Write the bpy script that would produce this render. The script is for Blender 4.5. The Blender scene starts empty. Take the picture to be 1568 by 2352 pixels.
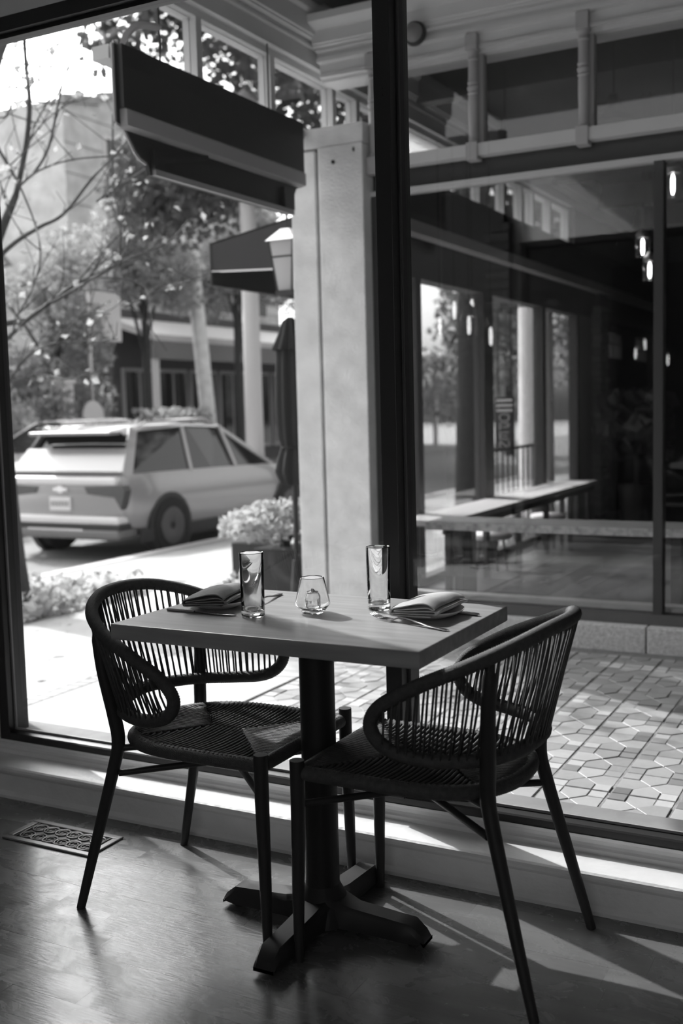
import bpy, math, random
from mathutils import Vector, Matrix
random.seed(7)
S = bpy.context.scene
COL = S.collection
PI = math.pi

# ------------------------------------------------------------------ camera, sky, sun, exposure
cam_d = bpy.data.cameras.new('camera')
cam = bpy.data.objects.new('camera', cam_d); COL.objects.link(cam)
RX, DN, FW = ((0.88299605, 0.46869279, -0.02539771), (0.02285262, -0.0969721, -0.99502471), (-0.46882377, 0.87802248, -0.09633684))
m3 = Matrix((RX, tuple(-v for v in DN), tuple(-v for v in FW))).transposed()
cam.matrix_world = Matrix.Translation((0, 0, 1.23)) @ m3.to_4x4()
cam_d.sensor_fit = 'HORIZONTAL'; cam_d.sensor_width = 24.0; cam_d.lens = 2470.08 / 1568 * 24.0
cam_d.clip_start = 0.05; cam_d.clip_end = 300
cam_d.dof.use_dof = True; cam_d.dof.focus_distance = 2.68; cam_d.dof.aperture_fstop = 2.9
S.camera = cam

SUN_AZ = Vector((-0.915, 0.403, 0)).normalized(); SUN_EL = math.radians(39.0)
w = bpy.data.worlds.new('sky'); S.world = w; w.use_nodes = True
nt = w.node_tree; nt.nodes.clear()
sky = nt.nodes.new('ShaderNodeTexSky'); sky.sky_type = 'NISHITA'; sky.sun_disc = False
sky.sun_elevation = SUN_EL; sky.sun_rotation = math.atan2(SUN_AZ.x, SUN_AZ.y)
sky.air_density = 1.0; sky.dust_density = 6.0; sky.ozone_density = 1.0
bw = nt.nodes.new('ShaderNodeRGBToBW'); bg = nt.nodes.new('ShaderNodeBackground'); wo = nt.nodes.new('ShaderNodeOutputWorld')
nt.links.new(sky.outputs[0], bw.inputs[0]); nt.links.new(bw.outputs[0], bg.inputs[0]); nt.links.new(bg.outputs[0], wo.inputs[0])
bg.inputs[1].default_value = 0.62
sl = bpy.data.lights.new('sun', 'SUN'); sl.energy = 7.0; sl.angle = math.radians(0.6)
sun = bpy.data.objects.new('sun', sl); COL.objects.link(sun)
sd = Vector((SUN_AZ.x * math.cos(SUN_EL), SUN_AZ.y * math.cos(SUN_EL), math.sin(SUN_EL)))
sun.rotation_euler = sd.to_track_quat('Z', 'Y').to_euler(); sun.location = (-20, 12, 20)
vs = S.view_settings
vs.view_transform = 'Standard'; vs.look = 'None'; vs.gamma = 1.0; vs.use_curve_mapping = False; vs.exposure = 0.0
S.cycles.use_denoising = True
S.cycles.max_bounces = 14; S.cycles.diffuse_bounces = 6; S.cycles.glossy_bounces = 5
S.cycles.transmission_bounces = 10; S.cycles.transparent_max_bounces = 24
S.cycles.sample_clamp_indirect = 6.0

# ------------------------------------------------------------------ materials (all grey: the photograph is monochrome)
MATS = {}
def mat(name, v, rough=0.6, metal=0.0, spec=0.5, noise=0.0, scale=6.0, bump=0.0, bscale=60.0, rnd=0.0, coat=0.0, stretch=(1, 1, 1), ramp=None, trans=0.0):
    if name in MATS: return MATS[name]
    m = bpy.data.materials.new(name); m.use_nodes = True; MATS[name] = m
    n = m.node_tree.nodes; l = m.node_tree.links; p = n['Principled BSDF']
    p.inputs['Base Color'].default_value = (v, v * .985, v * .99, 1)
    p.inputs['Roughness'].default_value = rough; p.inputs['Metallic'].default_value = metal
    p.inputs['Specular IOR Level'].default_value = spec
    if coat: p.inputs['Coat Weight'].default_value = coat; p.inputs['Coat Roughness'].default_value = .04
    tc = None
    def coords(sc):
        nonlocal tc
        if tc is None: tc = n.new('ShaderNodeTexCoord')
        mp = n.new('ShaderNodeMapping'); mp.inputs['Scale'].default_value = tuple(sc * s for s in stretch)
        l.new(tc.outputs['Object'], mp.inputs[0]); return mp.outputs[0]
    src = None
    if noise:
        t = n.new('ShaderNodeTexNoise'); t.inputs['Scale'].default_value = 1.0; t.inputs['Detail'].default_value = 5
        l.new(coords(scale), t.inputs['Vector'])
        mr = n.new('ShaderNodeMapRange'); mr.inputs[1].default_value = .25; mr.inputs[2].default_value = .75
        mr.inputs[3].default_value = 1 - noise; mr.inputs[4].default_value = 1 + noise
        l.new(t.outputs['Fac'], mr.inputs[0]); src = mr.outputs[0]
    if rnd:
        oi = n.new('ShaderNodeObjectInfo'); mr = n.new('ShaderNodeMapRange')
        mr.inputs[3].default_value = 1 - rnd; mr.inputs[4].default_value = 1 + rnd
        l.new(oi.outputs['Random'], mr.inputs[0])
        if src is None: src = mr.outputs[0]
        else:
            mu = n.new('ShaderNodeMath'); mu.operation = 'MULTIPLY'; l.new(src, mu.inputs[0]); l.new(mr.outputs[0], mu.inputs[1]); src = mu.outputs[0]
    if src is not None:
        mu = n.new('ShaderNodeMath'); mu.operation = 'MULTIPLY'; mu.inputs[1].default_value = v; mu.use_clamp = True
        l.new(src, mu.inputs[0]); l.new(mu.outputs[0], p.inputs['Base Color'])
    if bump:
        t = n.new('ShaderNodeTexNoise'); t.inputs['Scale'].default_value = 1.0; t.inputs['Detail'].default_value = 4
        l.new(coords(bscale), t.inputs['Vector'])
        b = n.new('ShaderNodeBump'); b.inputs['Strength'].default_value = bump; b.inputs['Distance'].default_value = .01
        l.new(t.outputs['Fac'], b.inputs['Height']); l.new(b.outputs[0], p.inputs['Normal'])
    if trans:   # thin leaf or cloth that lets light through
        tr = n.new('ShaderNodeBsdfTranslucent'); tr.inputs[0].default_value = (v, v, v, 1)
        mx = n.new('ShaderNodeMixShader'); mx.inputs[0].default_value = trans
        l.new(p.outputs[0], mx.inputs[1]); l.new(tr.outputs[0], mx.inputs[2]); l.new(mx.outputs[0], n['Material Output'].inputs[0])
    return m
def pane_mat(name, tint=.96, f0=.045):
    m = bpy.data.materials.new(name); m.use_nodes = True; n = m.node_tree.nodes; l = m.node_tree.links; n.clear()
    g = n.new('ShaderNodeNewGeometry'); d = n.new('ShaderNodeVectorMath'); d.operation = 'DOT_PRODUCT'
    l.new(g.outputs['Incoming'], d.inputs[0]); l.new(g.outputs['Normal'], d.inputs[1])
    def M(op, a, b=None):
        q = n.new('ShaderNodeMath'); q.operation = op
        for i, x in enumerate((a, b)):
            if x is None: continue
            if isinstance(x, (int, float)): q.inputs[i].default_value = x
            else: l.new(x, q.inputs[i])
        return q.outputs[0]
    c = M('ABSOLUTE', d.outputs['Value']); f = M('POWER', M('SUBTRACT', 1.0, c), 5.0); f = M('ADD', M('MULTIPLY', f, 1 - f0), f0)
    t = n.new('ShaderNodeBsdfTransparent'); t.inputs[0].default_value = (tint, tint, tint, 1)
    gl = n.new('ShaderNodeBsdfGlossy'); gl.inputs['Roughness'].default_value = 0.0; gl.inputs[0].default_value = (1, 1, 1, 1)
    mx = n.new('ShaderNodeMixShader'); o = n.new('ShaderNodeOutputMaterial')
    l.new(f, mx.inputs[0]); l.new(t.outputs[0], mx.inputs[1]); l.new(gl.outputs[0], mx.inputs[2]); l.new(mx.outputs[0], o.inputs[0])
    return m
def clear_glass(name):
    m = bpy.data.materials.new(name); m.use_nodes = True; n = m.node_tree.nodes; l = m.node_tree.links; n.clear()
    g = n.new('ShaderNodeBsdfGlass'); g.inputs['Roughness'].default_value = 0; g.inputs['IOR'].default_value = 1.47
    o = n.new('ShaderNodeOutputMaterial'); l.new(g.outputs[0], o.inputs[0]); return m
def emit_mat(name, s):
    m = bpy.data.materials.new(name); m.use_nodes = True; n = m.node_tree.nodes; l = m.node_tree.links; n.clear()
    e = n.new('ShaderNodeEmission'); e.inputs[1].default_value = s; o = n.new('ShaderNodeOutputMaterial'); l.new(e.outputs[0], o.inputs[0]); return m

PANE = pane_mat('window glass'); PANE2 = pane_mat('shop glass', .86, .05); TUMBLER = clear_glass('clear drinking glass')
BLACKMETAL = mat('black powder coated metal', .024, .46, spec=.35)
CHARFRAME = mat('dark bronze window metal', .03, .38, spec=.5)
ROPE = mat('charcoal rope', .075, .62, spec=.45, noise=.25, scale=90, bump=.4, bscale=500)
CHAIRMETAL = mat('matte black chair metal', .03, .5, spec=.4)
GASKET = mat('grey glazing strip', .30, .5)
WHITEPAINT = mat('old white paint', .74, .38, noise=.06, scale=14, bump=.25, bscale=45)
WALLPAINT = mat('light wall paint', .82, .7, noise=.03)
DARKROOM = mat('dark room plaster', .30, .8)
WOODTOP = mat('oiled oak top', .34, .30, noise=.22, scale=5, stretch=(1, 9, 9), bump=.05, bscale=120)
FLOORWOOD = mat('worn varnished boards', .15, .27, noise=.18, scale=4, stretch=(1.2, 7, 7), rnd=.07, bump=.05, bscale=22, spec=1.0)
_n = FLOORWOOD.node_tree.nodes; _l = FLOORWOOD.node_tree.links
_tc = _n.new('ShaderNodeTexCoord'); _mp = _n.new('ShaderNodeMapping'); _mp.inputs['Scale'].default_value = (7, 9, 1); _mp.inputs['Rotation'].default_value = (0, 0, .7)
_l.new(_tc.outputs['Object'], _mp.inputs[0])
_t = _n.new('ShaderNodeTexNoise'); _t.inputs['Scale'].default_value = 1.0; _t.inputs['Detail'].default_value = 7; _t.inputs['Roughness'].default_value = .65; _t.inputs['Distortion'].default_value = 1.6
_l.new(_mp.outputs[0], _t.inputs['Vector'])
_mr = _n.new('ShaderNodeMapRange'); _mr.inputs[1].default_value = .3; _mr.inputs[2].default_value = .7; _mr.inputs[3].default_value = .17; _mr.inputs[4].default_value = .35
_l.new(_t.outputs['Fac'], _mr.inputs[0]); _l.new(_mr.outputs[0], _n['Principled BSDF'].inputs['Roughness'])
FLOORSLAB = mat('floor underlay', .05, .6)
STEEL = mat('polished flatware steel', .62, .18, metal=1.0)
PORCELAIN = mat('white porcelain', .78, .18)
LINEN_L = mat('taupe linen', .24, .9, noise=.08, scale=120, bump=.3, bscale=700)
LINEN_R = mat('pale linen', .52, .9, noise=.06, scale=120, bump=.3, bscale=700)
CONCRETE = mat('board-cast concrete', .76, .85, noise=.14, scale=9, bump=.5, bscale=80)
SIDEWALK = mat('pale sidewalk concrete', .27, .9, noise=.14, scale=3.0, bump=.3, bscale=60)
STONE = mat('rough granite kerb', .62, .85, noise=.3, scale=55, bump=.8, bscale=110)
GROUT = mat('sandy grout', .20, .95, noise=.25, scale=40, bump=.6, bscale=200)
TILE = mat('grey clay tile', .25, .5, rnd=.24, noise=.08, scale=12, bump=.1, bscale=60)
TILESQ = mat('small clay square', .25, .5, rnd=.55, noise=.08, scale=12)
ASPHALT = mat('asphalt', .15, .9, noise=.2, scale=6)
DARKBRICK = mat('dark brick', .05, .9, rnd=.3, bump=.5, bscale=60)
BARK = mat('grey bark', .05, .9, noise=.35, scale=18, bump=.8, bscale=60)
LEAF = mat('pale leaf', .40, .75, spec=.2, noise=.3, scale=3, trans=.45)
LEAFMID = mat('mid leaf', .36, .75, spec=.2, noise=.3, scale=2, trans=.45)
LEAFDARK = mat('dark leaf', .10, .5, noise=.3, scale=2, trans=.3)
SIGNBLACK = mat('black sign paint', .012, .5)
SIGNGREY = mat('grey sign ledge', .34, .6)
BOARDS = mat('dark stained ceiling boards', .07, .6, rnd=.3, noise=.2, scale=3, stretch=(8, 1, 8))
TRIMGREY = mat('warm grey trim paint', .58, .6, noise=.04)
POSTGREY = mat('grey post paint', .42, .55)
DARKWOOD = mat('dark wing woodwork', .035, .5)
CARPAINT = mat('pale silver car paint', .34, .28, metal=.35, coat=.8)
CARGLASS = mat('dark car glass', .012, .06, spec=.8)
CARBLACK = mat('black car plastic', .02, .5)
RUBBER = mat('tyre rubber', .015, .8)
LAMPRED = mat('tail lamp lens', .06, .15, spec=.8)
CHROME = mat('chrome', .75, .12, metal=1.0)
AWNCLOTH = mat('black awning canvas', .02, .85, trans=.12)
UMBRCLOTH = mat('black parasol canvas', .014, .9)
BULB = emit_mat('glowing lamp bulb', 14.0)
LAMPSHADE = mat('frosted lamp glass', .5, .3, trans=.6)
WHITEWOOD = mat('white exterior paint', .72, .6)
BRICKWALL = mat('weathered brick', .62, .9, noise=.25, scale=2.5)
ROOFMAT = mat('slate roof', .34, .8, noise=.25, scale=5)

# ------------------------------------------------------------------ mesh helpers
class M:
    def __init__(s): s.v = []; s.f = []
    def add(s, vs, fs):
        o = len(s.v); s.v += [tuple(p) for p in vs]; s.f += [tuple(i + o for i in f) for f in fs]; return s
    def box(s, x0, x1, y0, y1, z0, z1):
        return s.add([(x, y, z) for z in (z0, z1) for y in (y0, y1) for x in (x0, x1)],
                     [(0, 2, 3, 1), (4, 5, 7, 6), (0, 1, 5, 4), (2, 6, 7, 3), (0, 4, 6, 2), (1, 3, 7, 5)])
    def bar(s, a, b, wx, wy, up=(0, 0, 1)):
        a = Vector(a); b = Vector(b); d = (b - a).normalized(); u = Vector(up)
        if abs(d.dot(u)) > .98: u = Vector((1, 0, 0))
        r = d.cross(u).normalized(); q = r.cross(d).normalized()
        vs = [p + r * (sx * wx / 2) + q * (sy * wy / 2) for p in (a, b) for sx, sy in ((-1, -1), (1, -1), (1, 1), (-1, 1))]
        return s.add(vs, [(0, 3, 2, 1), (4, 5, 6, 7), (0, 1, 5, 4), (1, 2, 6, 5), (2, 3, 7, 6), (3, 0, 4, 7)])
    def tube(s, pts, r, n=10, closed=False, cap=True, flat=1.0):
        P = [Vector(p) for p in pts]; N = len(P)
        R = list(r) if isinstance(r, (list, tuple)) else [r] * N
        T = []
        for i in range(N):
            a = P[(i - 1) % N] if (closed or i > 0) else P[i]; b = P[(i + 1) % N] if (closed or i < N - 1) else P[i]
            T.append((b - a).normalized())
        ref = Vector((0, 0, 1)) if abs(T[0].z) < .9 else Vector((1, 0, 0))
        u = (ref - T[0] * ref.dot(T[0])).normalized(); vs = []
        for i in range(N):
            u = (u - T[i] * u.dot(T[i]))
            u = u.normalized() if u.length > 1e-6 else T[i].orthogonal().normalized()
            v = T[i].cross(u)
            for k in range(n):
                t = 2 * PI * k / n
                vs.append(P[i] + (u * math.cos(t) * flat + v * math.sin(t)) * R[i])
        fs = []
        for i in range(N if closed else N - 1):
            j = (i + 1) % N
            for k in range(n):
                fs.append((i * n + k, i * n + (k + 1) % n, j * n + (k + 1) % n, j * n + k))
        if cap and not closed:
            fs.append(tuple(range(n - 1, -1, -1))); fs.append(tuple((N - 1) * n + k for k in range(n)))
        return s.add(vs, fs)
    def lathe(s, prof, c=(0, 0, 0), n=24, sx=1.0):
        vs = []; fs = []
        for r, z in prof:
            for k in range(n):
                t = 2 * PI * k / n; vs.append((c[0] + r * math.cos(t) * sx, c[1] + r * math.sin(t), c[2] + z))
        for i in range(len(prof) - 1):
            for k in range(n):
                fs.append((i * n + k, i * n + (k + 1) % n, (i + 1) * n + (k + 1) % n, (i + 1) * n + k))
        if prof[0][0] > 1e-5: fs.append(tuple(range(n - 1, -1, -1)))
        if prof[-1][0] > 1e-5: fs.append(tuple((len(prof) - 1) * n + k for k in range(n)))
        return s.add(vs, fs)
    def prism(s, poly, plane, a, b):
        n = len(poly); f = {'yz': lambda p, t: (t, p[0], p[1]), 'xz': lambda p, t: (p[0], t, p[1]), 'xy': lambda p, t: (p[0], p[1], t)}[plane]
        vs = [f(p, a) for p in poly] + [f(p, b) for p in poly]
        return s.add(vs, [tuple(range(n - 1, -1, -1)), tuple(range(n, 2 * n))] + [(i, (i + 1) % n, n + (i + 1) % n, n + i) for i in range(n)])
    def grid(s, rows, closed_u=False):
        nu = len(rows[0]); vs = [p for r in rows for p in r]; fs = []
        for i in range(len(rows) - 1):
            for k in range(nu if closed_u else nu - 1):
                fs.append((i * nu + k, i * nu + (k + 1) % nu, (i + 1) * nu + (k + 1) % nu, (i + 1) * nu + k))
        return s.add(vs, fs)
    def build(s, name, material, parent=None, smooth=False, kind=None, bevel=0.0, org=None, label=None):
        if parent is not None: o = Vector(ORG[parent.name])
        elif org is not None: o = Vector(org)
        else:
            xs, ys, zs = zip(*s.v); o = Vector(((min(xs) + max(xs)) / 2, (min(ys) + max(ys)) / 2, min(zs)))
        me = bpy.data.meshes.new(name)
        me.from_pydata([(x - o.x, y - o.y, z - o.z) for x, y, z in s.v], [], s.f); me.update()
        import bmesh
        bm = bmesh.new(); bm.from_mesh(me); bmesh.ops.recalc_face_normals(bm, faces=bm.faces); bm.to_mesh(me); bm.free()
        if smooth: me.shade_smooth() if hasattr(me, 'shade_smooth') else None
        if smooth == 'auto':
            me.set_sharp_from_angle(angle=math.radians(38))
        me.materials.append(material)
        ob = bpy.data.objects.new(name, me); COL.objects.link(ob)
        if parent is not None: ob.parent = parent
        else: ob.location = o
        ORG[ob.name] = tuple(o)
        if bevel:
            bv = ob.modifiers.new('edge', 'BEVEL'); bv.width = bevel; bv.segments = 2; bv.limit_method = 'ANGLE'
        if kind: ob['kind'] = kind
        if label: ob['label'] = label
        return ob
ORG = {}
def thing(name, label, cat, loc, group=None):
    o = bpy.data.objects.new(name, None); COL.objects.link(o); o.location = loc; o.empty_display_size = .1
    o['label'] = label; o['category'] = cat; ORG[o.name] = tuple(loc)
    if group: o['group'] = group
    return o
def tag(o, label, cat, group=None):
    o['label'] = label; o['category'] = cat
    if group: o['group'] = group
    return o
def struct(name, m, material, parent=None, smooth=False, bevel=0):
    return m.build(name, material, parent, smooth, 'structure' if parent is None else None, bevel)
def share(src, name, loc, parent, rot=None, scale=None):     # another piece with the same mesh
    o = bpy.data.objects.new(name, src.data); COL.objects.link(o)
    if parent is not None: o.parent = parent; L = ORG[parent.name]; o.location = (loc[0] - L[0], loc[1] - L[1], loc[2] - L[2])
    else: o.location = loc
    if rot: o.rotation_euler = rot
    if scale: o.scale = scale
    return o
def spline(pts, per=8, closed=False):
    P = [Vector(p) for p in pts]; n = len(P); out = []
    for i in range(n if closed else n - 1):
        a, b, c, d = (P[(i + k) % n] if closed else P[min(max(i + k, 0), n - 1)] for k in (-1, 0, 1, 2))
        for j in range(per):
            t = j / per
            out.append(.5 * ((2 * b) + (c - a) * t + (2 * a - 5 * b + 4 * c - d) * t * t + (3 * b - a - 3 * c + d) * t ** 3))
    if not closed: out.append(P[-1])
    return out

# ------------------------------------------------------------------ room shell
fl = struct('floor', M().box(-3.4, 2.2, .3, 2.62, -.09, -.012).box(-3.4, 2.2, -3.0, .3, -.09, 0), FLOORSLAB)
PW = .088; plank_me = {}
row = 0; y = .3
while y < 2.60:
    x = -3.38 + random.uniform(-.9, 0)
    while x < 1.0:
        L = random.choice((.55, .7, .85, 1.0, 1.2))
        if x + L > -3.39:
            x0 = max(x, -3.39)
            if L not in plank_me or x0 != x:
                pl = M().box(x0 + .00014, x + L - .00014, y + .00012, min(y + PW, 2.60) - .00012, -.012, 0).build('plank', FLOORWOOD, fl)
                if x0 == x and y + PW < 2.6: plank_me[L] = (pl, x, y)
            else:
                p0, px_, py_ = plank_me[L]
                pl = share(p0, 'plank', (0, 0, 0), None); pl.parent = fl; pl.location = (x - px_, y - py_, 0)
            pl.location.z += random.uniform(-.0002, .0001)
        x += L
    y += PW; row += 1
struct('ceiling', M().box(-3.4, 2.2, -3.0, 2.62, 2.9, 3.0), WALLPAINT)
struct('wall_left', M().box(-3.5, -3.4, -3.0, 2.62, -.09, 3.0), WALLPAINT)
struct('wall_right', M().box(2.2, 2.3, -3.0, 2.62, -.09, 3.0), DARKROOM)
# back wall with two unseen window bays, added to brighten the room
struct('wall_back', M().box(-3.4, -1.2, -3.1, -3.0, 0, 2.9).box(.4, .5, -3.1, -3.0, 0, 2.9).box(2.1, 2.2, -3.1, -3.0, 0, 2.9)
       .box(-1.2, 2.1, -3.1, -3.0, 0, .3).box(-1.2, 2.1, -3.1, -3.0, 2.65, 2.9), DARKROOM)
for k, x0 in ((3, -1.2), (4, .5)):
    x1 = x0 + 1.6
    wd = struct('window_%d' % k, M().box(x0, x0 + .05, -3.08, -3.02, .30, 2.65).box(x1 - .05, x1, -3.08, -3.02, .30, 2.65).box(x0 + .05, x1 - .05, -3.08, -3.02, .30, .35)
                .box(x0 + .05, x1 - .05, -3.08, -3.02, 2.60, 2.65).box(x0 + .05, x1 - .05, -3.08, -3.02, 1.53, 1.57), CHARFRAME)
    M().box(x0 + .05, x1 - .05, -3.054, -3.048, .35, 1.53).build('pane', PANE, wd); M().box(x0 + .05, x1 - .05, -3.054, -3.048, 1.57, 2.60).build('pane', PANE, wd)
struct('wall_front', M().box(-3.4, 2.2, 2.565, 2.66, 2.455, 3.0).box(-3.4, -2.70, 2.565, 2.64, .153, 2.455).box(1.92, 2.2, 2.565, 2.66, .153, 2.455).box(-3.4, 2.2, 2.60, 2.70, -.09, .153), WALLPAINT)
prof = [(2.60, 0), (2.461, 0), (2.460, .010), (2.464, .016), (2.470, .022), (2.471, .074), (2.467, .079), (2.459, .083), (2.452, .086), (2.448, .091), (2.4465, .098),
        (2.449, .105), (2.455, .109), (2.560, .1095), (2.562, .121), (2.569, .125), (2.573, .131), (2.572, .139), (2.566, .144), (2.564, .153), (2.60, .153)]
struct('baseboard_front', M().prism(prof, 'yz', -3.4, 2.2), WHITEPAINT)

# our shop window: bottom rail, head, jamb, mullion, glazing strips, two panes
w1 = struct('window_1', M().prism([(2.567, .153), (2.567, .172), (2.571, .176), (2.598, .181), (2.612, .181), (2.66, .163), (2.66, .153)], 'yz', -2.69, 1.92), CHARFRAME)
M().box(-2.69, 1.92, 2.567, 2.66, 2.412, 2.455).box(-2.69, 1.92, 2.59, 2.62, 2.400, 2.412).build('head_rail', CHARFRAME, w1)
M().box(-2.692, -2.652, 2.567, 2.66, .17, 2.42).build('jamb', CHARFRAME, w1, bevel=.003)
M().box(1.87, 1.92, 2.567, 2.66, .17, 2.42).build('jamb', CHARFRAME, w1)
mul = M().box(-1.243, -1.196, 2.558, 2.598, .172, 2.43).box(-1.243, -1.192, 2.598, 2.665, .172, 2.43).build('mullion', CHARFRAME, w1, bevel=.002)
g = M()
g.box(-2.65, -1.245, 2.595, 2.6015, .181, .1875).build('glazing_strip', GASKET, w1)
M().box(-1.190, 1.87, 2.595, 2.6015, .181, .1875).build('glazing_strip', GASKET, w1)
M().box(-2.65, -1.245, 2.595, 2.6015, 2.401, 2.408).build('glazing_strip', GASKET, w1)
M().box(-1.190, 1.87, 2.595, 2.6015, 2.401, 2.408).build('glazing_strip', GASKET, w1)
M().box(-2.652, -2.6455, 2.595, 2.6015, .181, 2.408).build('glazing_strip', GASKET, w1)
M().box(-1.193, -1.1885, 2.6, 2.604, .181, 2.408).build('glazing_strip', mat('dim glazing strip', .10, .5), w1)
M().box(-2.652, -1.243, 2.602, 2.608, .181, 2.405).build('pane', PANE, w1)
M().box(-1.192, 1.87, 2.602, 2.608, .181, 2.405).build('pane', PANE, w1)
for z in (2.02, 2.036):
    m_ = M().lathe([(.0026, 0), (.0026, .0012)], (0, 0, 0), 8); m_.v = [(-1.216 + a + (z - 2.02) * .05, 2.557 - c_, z + b) for a, b, c_ in m_.v]; m_.build('screw', SIGNBLACK, mul)
struct('trim_1', M().box(-3.4, 1.92, 2.66, 2.75, .10, .158), mat('weathered sill', .13, .8, noise=.2, scale=8))
# dark brick pier outside the left jamb, its bricks with slightly uneven ends
pier = struct('wall_outer', M().box(-3.6, -2.80, 2.66, 2.74, -.1, 3.3), DARKBRICK)
z = .158; i = 0
while z < 2.6:
    M().box(-2.95, -2.7585 + random.uniform(-.0025, .0015), 2.665, 2.745 + random.uniform(0, .004), z + .004, z + .067).build('brick', DARKBRICK, pier)
    M().box(-2.95, -2.763, 2.668, 2.742, z - .004, z + .004).build('mortar_joint', DARKBRICK, pier)
    z += .072
# floor vent by the baseboard
vent = thing('floor_vent', 'ornate scrolled metal floor register set in the boards near the baseboard', 'vent', (-2.17, 2.283, 0))
VX0, VX1, VY0, VY1 = -2.335, -2.003, 2.208, 2.358
VENTM = mat('aged bronze grille', .22, .35, metal=.5)
fr = M()
for a, b, c, d in ((VX0, VX1, VY0, VY0 + .022), (VX0, VX1, VY1 - .022, VY1), (VX0, VX0 + .022, VY0 + .022, VY1 - .022), (VX1 - .022, VX1, VY0 + .022, VY1 - .022)):
    fr.box(a, b, c, d, 0.0, .006)
fr.build('rim', VENTM, vent, bevel=.003)
M().box(VX0 + .01, VX1 - .01, VY0 + .01, VY1 - .01, 0.0003, .0012).build('duct_shade_plate', SIGNBLACK, vent)  # flat black plate, shade below the grille painted in
gx0, gx1, gy0, gy1 = VX0 + .034, VX1 - .034, VY0 + .022, VY1 - .022
gr = M()
for sx in (gx0 - .004, gx1 + .004): gr.box(sx - .003, sx + .003, gy0, gy1, .001, .005)
nx, ny = 6, 2; cw = (gx1 - gx0) / nx; chh = (gy1 - gy0) / ny
for i in range(nx):
    for j in range(ny):
        cx, cy = gx0 + cw * (i + .5), gy0 + chh * (j + .5); r = cw * .5
        gr.tube([(cx + r * math.cos(t * 2 * PI / 20), cy + r * 1.0 * math.sin(t * 2 * PI / 20), .0032) for t in range(20)], .0022, 5, closed=True)
        for s_ in (1, -1):
            gr.tube([(cx + s_ * (r * (1 - t / 14 * .75)) * math.cos(t * .42 + .4), cy + s_ * (r * (1 - t / 14 * .75)) * math.sin(t * .42 + .4), .0032) for t in range(13)], .0018, 5)
for i in range(nx + 1):
    for j in range(ny + 1):
        cx, cy = gx0 + cw * i, gy0 + chh * j; q = chh * .5 - cw * .5 + .008
        if j in (0, ny): gr.tube([(cx - cw * .5, cy, .003), (cx, cy + (q if j == 0 else -q), .003), (cx + cw * .5, cy, .003)], .0018, 5) if 0 < i < nx else None
gr.build('scroll_grille', VENTM, vent, smooth=True)

# ------------------------------------------------------------------ porch floor of small cut tiles
TP = .2060; TX0 = -2.472; TY0 = 2.885
pf = struct('porch_floor', M().box(-2.475, 2.4, 2.70, 5.26, -.10, -.0035), GROUT)
h = TP / 2; gq = .004; a_ = .045; s1 = .0565          # a_: half width of the upright hexagon; s1: length of its straight side
def shrink(poly, d):
    cx = sum(p[0] for p in poly) / len(poly); cy = sum(p[1] for p in poly) / len(poly); out = []
    n = len(poly)
    for i in range(n):          # inward offset of a convex polygon
        p0, p1, p2 = Vector(poly[i - 1]), Vector(poly[i]), Vector(poly[(i + 1) % n])
        e1 = (p1 - p0).normalized(); e2 = (p2 - p1).normalized(); n1 = Vector((-e1.y, e1.x)); n2 = Vector((-e2.y, e2.x))
        bis = (n1 + n2); bis = bis / max(.3, bis.length_squared) * 2
        out.append(tuple(p1 + bis * d))
    return out
XS = .966
pieces = {                                            # one 8 inch tile, centre at the origin
    'half_hexagon_low': [(-a_, -h), (a_, -h), (a_, -h + s1), (0, 0), (-a_, -h + s1)],
    'half_hexagon_high': [(-a_, h), (-a_, h - s1), (0, 0), (a_, h - s1), (a_, h)],
    'wedge_left': [(-h, -h + s1), (-a_, -h + s1), (0, 0), (-a_, h - s1), (-h, h - s1)],
    'wedge_right': [(h, -h + s1), (h, h - s1), (a_, h - s1), (0, 0), (a_, -h + s1)],
    'sq1': [(-h, -h), (-a_, -h), (-a_, -h + s1), (-h, -h + s1)], 'sq2': [(a_, -h), (h, -h), (h, -h + s1), (a_, -h + s1)],
    'sq3': [(-h, h - s1), (-a_, h - s1), (-a_, h), (-h, h)], 'sq4': [(a_, h - s1), (h, h - s1), (h, h), (a_, h)]}
proto = {}
def tile_piece(key, cx, cy, dz):
    p = pieces[key]; big = not key.startswith('sq')
    if key not in proto:
        p = [(x * XS, y * .99) for x, y in p]; q = shrink(p, .0018); q2 = shrink(p, .0030)
        m_ = M(); n = len(q)
        m_.add([(x, y, -.008) for x, y in q] + [(x, y, -.0012) for x, y in q] + [(x, y, 0) for x, y in q2],
               [tuple(range(2 * n, 3 * n))] + [(i, (i + 1) % n, n + (i + 1) % n, n + i) for i in range(n)] + [(n + i, n + (i + 1) % n, 2 * n + (i + 1) % n, 2 * n + i) for i in range(n)])
        proto[key] = m_
    return proto[key]
proto_ob = {}
cells = [(TX0 + h + TP * i, TY0 + h + TP * j) for i in range(19) for j in range(11)]
def visible(c): return c[0] < -.42 + max(0, 0) and c[1] > 2.9 and c[0] < -.18 * c[1] + .25
vis = sorted([c for c in cells if visible(c)], key=lambda c: c[1] * 1.0 - c[0] * .25)
n_big = n_sq = 0; rest_b = M(); rest_s = M()
order = vis + [c for c in cells if not visible(c)]
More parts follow.
